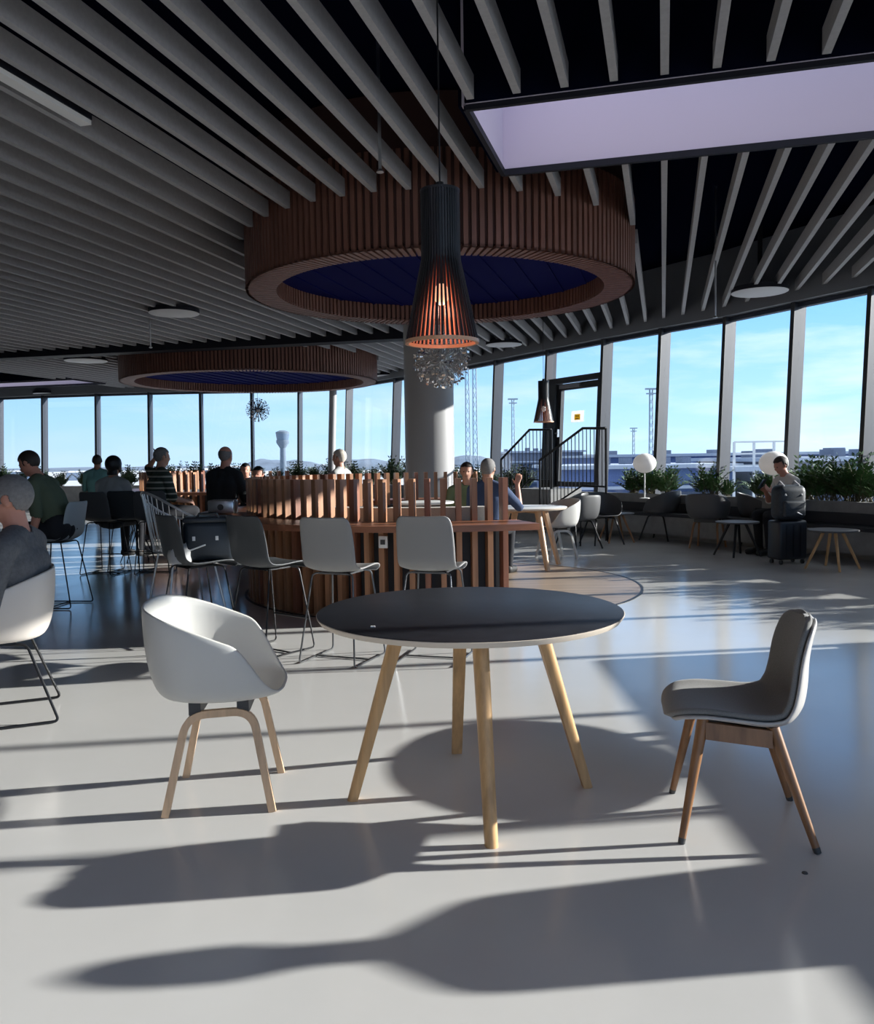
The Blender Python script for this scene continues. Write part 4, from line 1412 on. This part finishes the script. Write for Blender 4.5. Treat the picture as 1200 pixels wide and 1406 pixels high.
def person(label, loc, rz, seat=0.45, lean=0.05, head_yaw=0.0, head_pitch=0.0, arms=None, skin='skin', hair=('hair_dark', 'short'),
           shirt='shirt_dark', sleeves='short', trousers='trouser_dark', stand=False, vox=0.011, foot_z=0.0, beard=False, scale=1.0, twist=0.0, knees=None, ts=1.0):
    X = V((1, 0, 0)); Y = V((0, 1, 0)); Z = V((0, 0, 1))
    caps = []
    hz = 0.92 if stand else seat + 0.10
    P = V((0, 0, hz))
    up = V((0, math.sin(lean), math.cos(lean)))
    fw = V((0, math.cos(lean), -math.sin(lean)))
    RT = Matrix.Rotation(twist, 3, 'Z')
    up0 = up
    up = up * ts
    chest = P + up * 0.30; neck = P + up * 0.49
    sx = RT @ X
    caps.append(('torso', P + up * 0.04, chest, 0.115, 0.125)); caps.append(('torso', chest, P + up * 0.41, 0.125, 0.085)); caps.append(('hips', P - up * 0.01, P + up * 0.05, 0.115, 0.115))
    for s in (-1, 1):
        caps.append(('hips', P + X * 0.07 * s, P + X * 0.075 * s + up * 0.04 - fw * 0.01, 0.115, 0.105))
        caps.append(('torso', P + X * 0.055 * s + up * 0.05, chest + sx * 0.075 * s, 0.105, 0.112))
        caps.append(('torso', chest + sx * 0.07 * s, P + up * 0.42 + sx * 0.105 * s, 0.112, 0.072))
        caps.append(('torso', P + up * 0.435 + sx * 0.165 * s, neck + sx * 0.035 * s + up * 0.0, 0.058, 0.052))
    hl = lean * 0.45 - head_pitch
    hup = V((0, math.sin(hl), math.cos(hl)))
    H = neck + (up * 0.6 + hup * 0.4).normalized() * 0.06 + hup * 0.115 + fw * 0.02
    caps.append(('neck', neck - up * 0.02, H - hup * 0.05, 0.060, 0.056))
    R = Matrix.Rotation(head_yaw, 3, 'Z') @ Matrix.Rotation(-(lean * 0.45 - head_pitch) , 3, 'X')
    hf = R @ Y; hu = R @ Z; hs = R @ X
    balls = []
    balls.append(('head', H + hu * 0.025 - hf * 0.012, (0.076, 0.094, 0.092), R))
    balls.append(('head', H - hu * 0.020 + hf * 0.020, (0.062, 0.072, 0.085), R))
    balls.append(('head', H - hu * 0.075 + hf * 0.048, (0.040, 0.036, 0.030), R))     # chin
    balls.append(('head', H - hu * 0.018 + hf * 0.093, (0.012, 0.018, 0.022), R))     # nose
    balls.append(('head', H + hu * 0.022 + hf * 0.076, (0.046, 0.014, 0.010), R))     # brow
    for s in (-1, 1):
        balls.append(('head', H - hu * 0.005 + hs * 0.076 * s - hf * 0.012, (0.011, 0.022, 0.031), R))
    # legs
    if stand:
        for s in (-1, 1):
            hp = P + X * 0.09 * s - Z * 0.02
            kn = V((0.10 * s, 0.05, 0.49)); an = V((0.105 * s, 0.0, 0.09))
            if knees: kn, an = [V(q) for q in knees[0 if s < 0 else 1]]
            caps += [('thigh', hp, kn, 0.088, 0.060), ('calf', kn, an, 0.058, 0.040), ('foot', an - Z * 0.035 - Y * 0.02, an + V((0.01 * s, 0.17, -0.055)), 0.043, 0.033)]
    else:
        for s in (-1, 1):
            hp = P + X * 0.085 * s - Z * 0.01
            kn = V((0.12 * s, 0.43, seat + 0.075)); an = V((0.11 * s, 0.40, foot_z + 0.09))
            if knees: kn, an = [V(q) for q in knees[0 if s < 0 else 1]]
            caps += [('thigh', hp, kn, 0.088, 0.062), ('calf', kn, an, 0.058, 0.040), ('foot', an - Z * 0.035 - Y * 0.02, an + V((0.01 * s, 0.17, -0.055)), 0.043, 0.033)]
    # arms
    for s in (-1, 1):
        sh = P + up * 0.43 + sx * 0.185 * s
        if arms and arms[0 if s < 0 else 1]:
            el, wr, hd, hn = arms[0 if s < 0 else 1]
            el, wr, hd = V(el), V(wr), V(hd)
        else:
            el = sh + V((0.05 * s, 0.06, -0.27)); wr = V((0.13 * s, 0.34, hz + 0.10)); hd = V((-0.3 * s, 1, -0.1)); hn = None
        d1 = (el - sh).normalized(); el = sh + d1 * 0.285
        d2 = (wr - el).normalized(); wr = el + d2 * 0.245
        caps += [('uparm', sh, el, 0.054, 0.043), ('forearm', el, wr, 0.042, 0.028)]
        hd.normalize()
        th = V(hn) if hn else (Z * 0.8 - X * s * 0.6)
        caps += hand_caps(wr, hd, None, th, 0.55)
    mb = MB()
    for (b, p, q, r1, r2) in caps:
        mb.capsule(p, q, r1, r2, 14 if r1 > 0.02 else 10)
    for (b, c, r, rot) in balls:
        mb.ball(c, r, 20, rot)
    me = bpy.data.meshes.new('person_raw'); mb.bm.to_mesh(me); mb.bm.free()
    tmp = bpy.data.objects.new('person_raw', me); COL.objects.link(tmp)
    m = tmp.modifiers.new('r', 'REMESH'); m.mode = 'VOXEL'; m.voxel_size = vox; m.adaptivity = 0.0
    m = tmp.modifiers.new('s', 'SMOOTH'); m.factor = 0.5; m.iterations = 3
    bm_ = mods_mesh(tmp)
    bpy.data.objects.remove(tmp)
    bm_.shade_smooth()
    nv = len(bm_.vertices)
    co = np.empty(nv * 3, np.float32); bm_.vertices.foreach_get('co', co); co = co.reshape(-1, 3)
    no = np.empty(nv * 3, np.float32); bm_.vertices.foreach_get('normal', no); no = no.reshape(-1, 3)
    nf = len(bm_.polygons)
    fi = np.empty(nf * 4, np.int32)
    ok = len(bm_.loops) == nf * 4
    ls = np.empty(len(bm_.loops), np.int32); bm_.loops.foreach_get('vertex_index', ls)
    if ok:
        faces = ls.reshape(-1, 4)
    else:
        faces = np.array([list(p.vertices)[:4] if len(p.vertices) >= 4 else list(p.vertices) + [p.vertices[0]] for p in bm_.polygons])
    fc = co[faces].mean(axis=1)
    best = np.full(len(fc), 1e9); lab = np.zeros(len(fc), np.int32)
    names = []
    def reg(d, nm):
        nonlocal best, lab
        if nm not in names: names.append(nm)
        k = names.index(nm)
        sel = d < best
        best = np.where(sel, d, best); lab = np.where(sel, k, lab)
    for (b, p, q, r1, r2) in caps:
        p_, q_ = np.array(p), np.array(q)
        ab = q_ - p_
        t = np.clip(((fc - p_) @ ab) / max(1e-9, ab @ ab), 0, 1)
        d = np.linalg.norm(fc - p_ - t[:, None] * ab, axis=1) - (r1 + (r2 - r1) * t)
        reg(d, b)
    for (b, c, r, rot) in balls:
        v = (fc - np.array(c)) @ np.array(rot)
        rr = np.array(r)
        k = np.linalg.norm(v / rr, axis=1)
        reg((k - 1) * rr.min(), b)
    def is_(*nm):
        return np.isin(lab, [names.index(n) for n in nm if n in names])
    bm_.materials.clear(); bm_.materials.append(MATS[skin])
    body = bpy.data.objects.new('person', bm_); bm_.name = 'person'
    COL.objects.link(body); body.location = loc; body.rotation_euler = (0, 0, rz); body.scale = (scale,) * 3
    tag(body, label, 'person')
    def garment(name, sel, m_, off):
        fs = faces[sel]
        if len(fs) == 0:
            return None
        used, inv = np.unique(fs, return_inverse=True)
        vv = co[used] + no[used] * off
        g = bpy.data.meshes.new(name)
        g.from_pydata(vv.tolist(), [], inv.reshape(-1, 4).tolist())
        g.materials.append(MATS[m_]); g.shade_smooth()
        o = bpy.data.objects.new(name, g); COL.objects.link(o); o.parent = body
        md = o.modifiers.new('t', 'SOLIDIFY'); md.thickness = off * 0.95; md.offset = -1
        md2 = o.modifiers.new('s', 'SMOOTH'); md2.factor = 0.5; md2.iterations = 2
        r_ = mods_mesh(o); o.modifiers.clear(); o.data = r_
        return o
    tor = is_('torso') | (is_('neck') & (((fc - np.array(neck)) @ np.array(up0)) < 0.018))
    ua = is_('uparm')
    if sleeves == 'long':
        ua = ua | is_('forearm')
    garment('shirt', tor | ua, shirt, 0.011)
    garment('trousers', is_('hips', 'thigh', 'calf'), trousers, 0.010)
    garment('shoes', is_('foot'), 'shoe_dark', 0.009)
    hv = fc - np.array(H)
    cu = hv @ np.array(hu); cf = hv @ np.array(hf); cs = np.abs(hv @ np.array(hs))
    hd = is_('head')
    ear = (cs > 0.079)
    if hair[1] == 'short':
        sel = hd & ~ear & ((cu > 0.062) | ((cf < 0.012) & (cu > -0.012)) | ((cf < -0.035) & (cu > -0.065)))
        garment('hair', sel, hair[0], 0.010)
    elif hair[1] == 'bald':
        sel = hd & ~ear & (cf < -0.005) & (cu < 0.055) & (cu > -0.060) & ((cf < -0.03) | (cu > -0.015))
        garment('hair', sel, hair[0], 0.004)
    elif hair[1] == 'full':
        sel = (hd & ~((cf > 0.045) & (cu < 0.055))) & ((cu > -0.08) | (cf < -0.02))
        garment('hair', sel | (is_('neck') & (cf < -0.02) & (cu > -0.12)), hair[0], 0.022)
    if beard:
        garment('beard', hd & (cf > 0.02) & (cu < -0.055), hair[0], 0.007)
    for s in (-1, 1):
        MB().ball(H + hu * 0.004 + hf * 0.078 + hs * 0.029 * s, (0.011, 0.008, 0.007), 10, R).build('eye', 'eye_dark', body)
    MB().ball(H - hu * 0.052 + hf * 0.078, (0.022, 0.010, 0.006), 10, R).build('mouth', 'lip', body)
    return body

# seated man at the left edge, seen from behind, turned to the left
person('grey-haired man in a dark grey shirt seated in the cream armchair at the left edge', (-2.205, 4.42, 0), facing(-0.99, -0.08), seat=0.425, lean=-0.04, ts=0.80,
       head_yaw=-0.05, head_pitch=-0.12, scale=1.06, skin='skin_red', hair=('hair_grey', 'short'), shirt='shirt_grey', sleeves='short', vox=0.009)
# man standing bent forward
p = at_depth(84, 722, 7.95)
person('man in an olive T-shirt perched on a bar stool, leaning forward to the left', (p.x, p.y, 0), facing(-1, 0.08), lean=0.40, seat=0.655, foot_z=0.22, head_pitch=-0.30,
       skin='skin_red', hair=('hair_dark', 'short'), shirt='shirt_olive', vox=0.010,
       arms=[((-0.24, 0.10, 0.90), (-0.24, 0.16, 0.66), (0, 0.25, -1), None), ((0.26, 0.22, 0.92), (0.22, 0.28, 0.70), (0, 0.15, -1), None)])
def at_head(px, py, y, top):
    return at_depth(px, py, y)
def seated(label, px, y, rz, **k):
    p = at_depth(px, 640, y)
    return person(label, (p.x, p.y, 0), rz, **k)
bar = dict(seat=0.66, foot_z=0.24)
seated('woman with long black hair in a pale top at the left windows', 150, 10.6, facing(0.3, 1), seat=0.56, foot_z=0.14, lean=0.12, hair=('hair_black', 'full'), shirt='shirt_pale', sleeves='long', vox=0.013)
seated('small distant person in a teal top by the left windows', 133, 15.5, facing(-0.2, 1), seat=0.64, foot_z=0.22, skin='skin_brown', hair=('hair_dark', 'short'), shirt='shirt_teal', vox=0.014)
seated('grey-haired man in a striped shirt with a hand raised to his head', 214, 10.5, facing(0.75, 0.7), seat=0.66, foot_z=0.24, lean=0.10, head_pitch=-0.05, hair=('hair_grey', 'short'), shirt='shirt_striped', vox=0.012,
       arms=[((-0.42, 0.10, 1.28), (-0.12, 0.06, 1.42), (0.25, 0.15, 0.9), None), None])
seated('bald man in a dark top seen from behind left of the slatted bar', 303, 10.0, facing(0.35, 1), seat=0.66, foot_z=0.24, lean=0.16, hair=('hair_grey', 'bald'), skin='skin_red', shirt='shirt_dark', sleeves='short', vox=0.012)
seated('dark-haired person facing the viewer far behind the bald man', 337, 14.0, facing(0.2, -1), seat=0.45, skin='skin_red', hair=('hair_black', 'short'), shirt='shirt_dark', vox=0.014)
seated('dark-haired person at the left end of the near slatted bar', 356, 12.4, facing(-0.2, -1), seat=0.40, skin='skin_red', hair=('hair_black', 'short'), shirt='shirt_dark', vox=0.014)
seated('white-haired person in a pale top behind the slatted bar, facing left', 470, 11.85, facing(-0.9, 0.35), seat=0.62, foot_z=0.2, hair=('hair_white', 'short'), shirt='shirt_pale', sleeves='long', vox=0.012)
seated('dark-haired person in a green top right of the column', 641, 10.5, facing(-0.1, -1), seat=0.42, hair=('hair_dark', 'short'), shirt='shirt_green', vox=0.013)
seated('grey-haired man in a blue shirt raising his hand, inside the slatted bar', 668, 9.5, facing(0.45, 1), seat=0.46, lean=0.06, hair=('hair_grey', 'short'), skin='skin', shirt='shirt_blue', vox=0.012,
       arms=[None, ((0.30, 0.16, 0.82), (0.26, 0.27, 1.16), (0.05, 0.25, 1), None)])
p = at_depth(1086, 640, 11.45)
person('person in a white top on the window bench, looking at a phone', (p.x, p.y, 0), facing(-1, -0.25), seat=0.45, lean=0.16, head_pitch=-0.35, hair=('hair_dark', 'short'), skin='skin_red', shirt='shirt_white', vox=0.011,
       arms=[((-0.22, 0.16, 0.74), (-0.05, 0.36, 0.86), (0.35, 0.7, 0.5), None), ((0.22, 0.16, 0.74), (0.05, 0.36, 0.86), (-0.35, 0.7, 0.5), None)])
t = MB().box((0, 0, 0), (0.075, 0.010, 0.15)).bevel(0.004).build('phone', 'phone')
Rz = Matrix.Rotation(facing(-1, -0.25), 3, 'Z')
t.location = V((p.x, p.y, 0)) + Rz @ V((0, 0.44, 0.95)); t.rotation_euler = (0.6, 0, facing(-1, -0.25))
tag(t, 'black phone held by the person in the white top', 'phone')

person('seated person in a dark top outside the picture to the right', (3.43, 2.72, 0), facing(-1, 0.1), seat=0.44, lean=0.05, hair=('hair_dark', 'short'), shirt='shirt_dark', vox=0.014)
# ------------------------------------------------------------------ outside
GZ = -9.0
m = MB()
m.box((0, 1500, GZ - 0.5), (7000, 5000, 1.0))
struct(m.build('ground_apron', 'tarmac', smooth=False), 'pale airport apron stretching to the horizon', 'ground')
rnd = random.Random(5)
def hill(label, px0, px1, y, h, seed):
    a = at_depth(px0, 640, y).x; b = at_depth(px1, 640, y).x
    r = random.Random(seed)
    m = MB(); n = 60
    ph = [r.uniform(0, 6) for _ in range(5)]
    bot = []; top = []
    rows = []
    for k in range(n + 1):
        t = k / n
        x = a + (b - a) * t
        e = min(1, 6 * t, 6 * (1 - t))
        hh = h * e * (0.62 + 0.2 * math.sin(t * 7 + ph[0]) + 0.10 * math.sin(t * 15 + ph[1]) + 0.03 * math.sin(t * 41 + ph[2]))
        rows.append([m.bm.verts.new((x, y, GZ)), m.bm.verts.new((x, y + 60, GZ + hh * 0.7)), m.bm.verts.new((x, y + 130, GZ + hh)), m.bm.verts.new((x, y + 320, GZ))])
    for k in range(n):
        for j in range(3):
            m.bm.faces.new((rows[k][j], rows[k + 1][j], rows[k + 1][j + 1], rows[k][j + 1]))
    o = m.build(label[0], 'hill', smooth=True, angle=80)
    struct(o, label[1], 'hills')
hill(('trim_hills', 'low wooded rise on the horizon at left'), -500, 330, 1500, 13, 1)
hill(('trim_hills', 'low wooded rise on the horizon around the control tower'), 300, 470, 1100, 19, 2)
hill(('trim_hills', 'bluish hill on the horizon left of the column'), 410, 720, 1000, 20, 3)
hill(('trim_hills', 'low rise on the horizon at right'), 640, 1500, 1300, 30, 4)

p = at_depth(389, 640, 620)
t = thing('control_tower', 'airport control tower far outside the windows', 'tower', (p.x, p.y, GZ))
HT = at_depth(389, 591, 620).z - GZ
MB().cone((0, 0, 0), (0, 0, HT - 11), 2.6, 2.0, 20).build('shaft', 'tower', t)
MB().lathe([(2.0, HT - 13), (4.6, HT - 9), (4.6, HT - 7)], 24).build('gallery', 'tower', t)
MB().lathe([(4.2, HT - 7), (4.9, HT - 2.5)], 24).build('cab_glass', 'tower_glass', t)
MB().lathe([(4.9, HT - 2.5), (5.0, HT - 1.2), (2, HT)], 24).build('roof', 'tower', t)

def mast(label, px, ytop, ybase_depth, w, lights=True):
    p = at_depth(px, 640, ybase_depth)
    zt = at_depth(px, ytop, ybase_depth).z - GZ
    t = thing('lattice_mast', label, 'mast', (p.x, p.y, GZ))
    m = MB()
    c = [(-w, -w), (w, -w), (w, w), (-w, w)]
    for x, y in c:
        m.beam((x, y, 0), (x * 0.6, y * 0.6, zt), w * 0.22, w * 0.22)
    n = int(zt / (w * 3.2))
    for k in range(n):
        z0 = zt * k / n; z1 = zt * (k + 1) / n
        f0 = 1 - 0.4 * k / n; f1 = 1 - 0.4 * (k + 1) / n
        for j in range(4):
            a, b = c[j], c[(j + 1) % 4]
            m.beam((a[0] * f0, a[1] * f0, z0), (b[0] * f1, b[1] * f1, z1), w * 0.13, w * 0.13)
    m.build('lattice', 'mast', t, smooth=False)
    if lights:
        m = MB()
        m.box((0, 0, zt), (w * 5, w * 1.4, w * 0.7)); m.box((0, 0, zt - w * 2), (w * 4, w * 1.4, w * 0.5))
        m.build('lamp_head', 'mast', t, smooth=False)
    return t
mast('left of two tall lattice masts seen right of the column', 643, 505, 90, 0.30, False)
mast('right of two tall lattice masts seen right of the column', 653, 498, 92, 0.30, False)
mast('lattice light mast seen between column and exit door', 705, 548, 130, 0.30)
mast('lattice light mast seen through the window above the left globe lamp', 894, 534, 110, 0.30)
mast('slim floodlight mast seen right of the exit door', 870, 588, 140, 0.24)

# neighbouring terminal roofs seen through the right windows
def shed(label, px0, px1, ytop, y0, depth, mt, bands=True, cat='building'):
    a = at_depth(px0, ytop, y0); b = at_depth(px1, ytop, y0)
    t = thing('terminal_building', label, cat, ((a.x + b.x) / 2, y0 + depth / 2, GZ))
    W = b.x - a.x; Hh = a.z - GZ
    MB().box((0, 0, Hh / 2), (W, depth, Hh)).build('walls', mt, t, smooth=False)
    MB().box((0, 0, Hh + 0.1), (W + 0.6, depth + 0.6, 0.2)).build('roof_edge', 'hangar_pale', t, smooth=False)
    if bands:
        for k in range(3):
            z = Hh - 1.6 - 2.1 * k
            if z < 0.5: break
            MB().box((0, -depth / 2 - 0.05, z), (W * 0.96, 0.12, 0.75)).build('window_band', 'hangar_glass', t, smooth=False)
            MB().box((0, -depth / 2 - 0.05, z + 0.62), (W, 0.16, 0.16)).build('ledge', 'hangar_pale', t, smooth=False)
    n = 5
    for k in range(n):
        MB().box((W * (-0.4 + 0.8 * k / (n - 1)), rnd.uniform(-0.3, 0.3) * depth, Hh + 0.35), (W * 0.05, 1.6, 0.45)).build('roof_unit', 'hangar_grey', t, smooth=False)
    return t
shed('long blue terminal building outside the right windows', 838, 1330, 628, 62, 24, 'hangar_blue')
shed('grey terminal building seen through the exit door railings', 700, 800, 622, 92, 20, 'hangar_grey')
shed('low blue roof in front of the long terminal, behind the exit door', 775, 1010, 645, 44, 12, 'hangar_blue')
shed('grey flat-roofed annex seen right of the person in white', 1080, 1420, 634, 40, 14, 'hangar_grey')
# roof gallery with white railing
a = at_depth(1008, 607, 36); b = at_depth(1090, 607, 36)
t = thing('roof_gallery', 'white railed roof gallery outside the right windows', 'gallery', ((a.x + b.x) / 2, 36, GZ))
W = b.x - a.x; Hh = a.z - GZ
for k in range(4):
    MB().box((-W / 2 + W * k / 3, 0, Hh / 2), (0.09, 0.09, Hh)).build('post', 'rail_white', t, smooth=False)
for z in (Hh, Hh - 0.5, Hh - 1.0):
    MB().box((0, 0, z), (W, 0.07, 0.07)).build('rail', 'rail_white', t, smooth=False)
MB().box((0, 0.8, Hh - 1.15), (W, 2.0, 0.2)).build('deck', 'hangar_pale', t, smooth=False)

# pale parked trucks and sheds low on the left apron
for k, (px0, px1, y0, h) in enumerate([(210, 300, 520, 6.5), (-20, 60, 700, 6), (232, 262, 420, 5.5), (95, 120, 600, 5.5)]):
    a = at_depth(px0, 640, y0); b = at_depth(px1, 640, y0)
    t = thing('apron_shed', ['long pale shed on the horizon behind the striped-shirt man', 'pale shed on the horizon at the far left', 'short pale shed in front of the long one', 'small pale shed near the teal-topped person'][k], 'shed', ((a.x + b.x) / 2, y0, GZ))
    MB().box((0, 0, h / 2), (b.x - a.x, 12, h)).build('walls', 'hangar_pale', t, smooth=False)
    MB().hexa([(-(b.x - a.x) / 2, -6.5, h), ((b.x - a.x) / 2, -6.5, h), ((b.x - a.x) / 2, 6.5, h), (-(b.x - a.x) / 2, 6.5, h)],
              [(-(b.x - a.x) / 2, -0.2, h + 1.2), ((b.x - a.x) / 2, -0.2, h + 1.2), ((b.x - a.x) / 2, 0.2, h + 1.2), (-(b.x - a.x) / 2, 0.2, h + 1.2)]).build('roof', 'rail_white', t, smooth=False)

# ------------------------------------------------------------------ sun and sky
SUN_EL = math.radians(16.7)
SUN_AZ = math.atan2(0.135, 0.99)
sd = V((math.cos(SUN_EL) * math.cos(SUN_AZ), math.cos(SUN_EL) * math.sin(SUN_AZ), math.sin(SUN_EL)))
sl = bpy.data.lights.new('sun', 'SUN')
sl.energy = 7.0
sl.angle = math.radians(0.6)
sl.color = (1.0, 0.95, 0.90)
so_ = bpy.data.objects.new('sun', sl); COL.objects.link(so_)
so_.rotation_euler = (-sd).to_track_quat('-Z', 'Y').to_euler()

w = bpy.data.worlds.new('world'); SC.world = w
w.use_nodes = True
nt = w.node_tree
nt.nodes.clear()
N = nt.nodes.new
out = N('ShaderNodeOutputWorld'); bg = N('ShaderNodeBackground')
tc = N('ShaderNodeTexCoord'); sep = N('ShaderNodeSeparateXYZ')
nt.links.new(tc.outputs['Generated'], sep.inputs[0])
ramp = N('ShaderNodeValToRGB')
cr = ramp.color_ramp
cr.elements[0].position = 0.0; cr.elements[0].color = (0.48, 0.66, 0.88, 1)
cr.elements[1].position = 1.0; cr.elements[1].color = (0.85, 0.86, 0.92, 1)
for pos, c in [(0.05, (0.38, 0.62, 0.90, 1)), (0.16, (0.21, 0.47, 0.88, 1)), (0.34, (0.22, 0.44, 0.85, 1)), (0.6, (0.80, 0.82, 0.90, 1))]:
    e = cr.elements.new(pos); e.color = c
nt.links.new(sep.outputs['Z'], ramp.inputs['Fac'])
# clouds: flat streaks
mp = N('ShaderNodeMapping'); mp.inputs['Scale'].default_value = (2.2, 2.2, 11.0)
nz = N('ShaderNodeTexNoise'); nz.inputs['Scale'].default_value = 1.7; nz.inputs['Detail'].default_value = 7; nz.inputs['Roughness'].default_value = 0.55
nt.links.new(tc.outputs['Generated'], mp.inputs['Vector']); nt.links.new(mp.outputs['Vector'], nz.inputs['Vector'])
cl = N('ShaderNodeMapRange'); cl.inputs['From Min'].default_value = 0.48; cl.inputs['From Max'].default_value = 0.66; cl.inputs['To Max'].default_value = 0.85
nt.links.new(nz.outputs['Fac'], cl.inputs['Value'])
mix = N('ShaderNodeMix'); mix.data_type = 'RGBA'
clm = N('ShaderNodeMath'); clm.operation = 'MULTIPLY'
cls = N('ShaderNodeMapRange'); cls.inputs['From Min'].default_value = -0.4; cls.inputs['From Max'].default_value = 0.6; cls.inputs['To Min'].default_value = 0.25
nt.links.new(cl.outputs[0], clm.inputs[0]); nt.links.new(cls.outputs[0], clm.inputs[1])
nt.links.new(clm.outputs[0], mix.inputs['Factor']); nt.links.new(ramp.outputs['Color'], mix.inputs['A']); mix.inputs['B'].default_value = (0.62, 0.72, 0.84, 1)
# brighter towards the sun
dt = N('ShaderNodeVectorMath'); dt.operation = 'DOT_PRODUCT'; dt.inputs[1].default_value = tuple(sd)
nt.links.new(tc.outputs['Generated'], dt.inputs[0])
gl = N('ShaderNodeMapRange'); gl.inputs['From Min'].default_value = -0.6; gl.inputs['From Max'].default_value = 1.0; gl.inputs['To Min'].default_value = 0.80; gl.inputs['To Max'].default_value = 1.20
nt.links.new(dt.outputs['Value'], gl.inputs['Value']); nt.links.new(dt.outputs['Value'], cls.inputs['Value'])
nt.links.new(mix.outputs['Result'], bg.inputs['Color'])
SKY = N('ShaderNodeMath'); SKY.operation = 'MULTIPLY'; SKY.inputs[1].default_value = 1.0
nt.links.new(gl.outputs[0], SKY.inputs[0]); nt.links.new(SKY.outputs[0], bg.inputs['Strength'])
nt.links.new(bg.outputs[0], out.inputs['Surface'])

SC.view_settings.view_transform = 'Standard'
SC.view_settings.look = 'None'
SC.view_settings.exposure = 0.70
SC.view_settings.gamma = 1.0
SC.view_settings.use_curve_mapping = False
SC.cycles.max_bounces = 10
SC.cycles.diffuse_bounces = 5
SC.cycles.glossy_bounces = 4
SC.cycles.transparent_max_bounces = 16
SC.cycles.use_denoising = True
SC.cycles.caustics_reflective = False
SC.cycles.caustics_refractive = False
SC.cycles.sample_clamp_indirect = 6.0
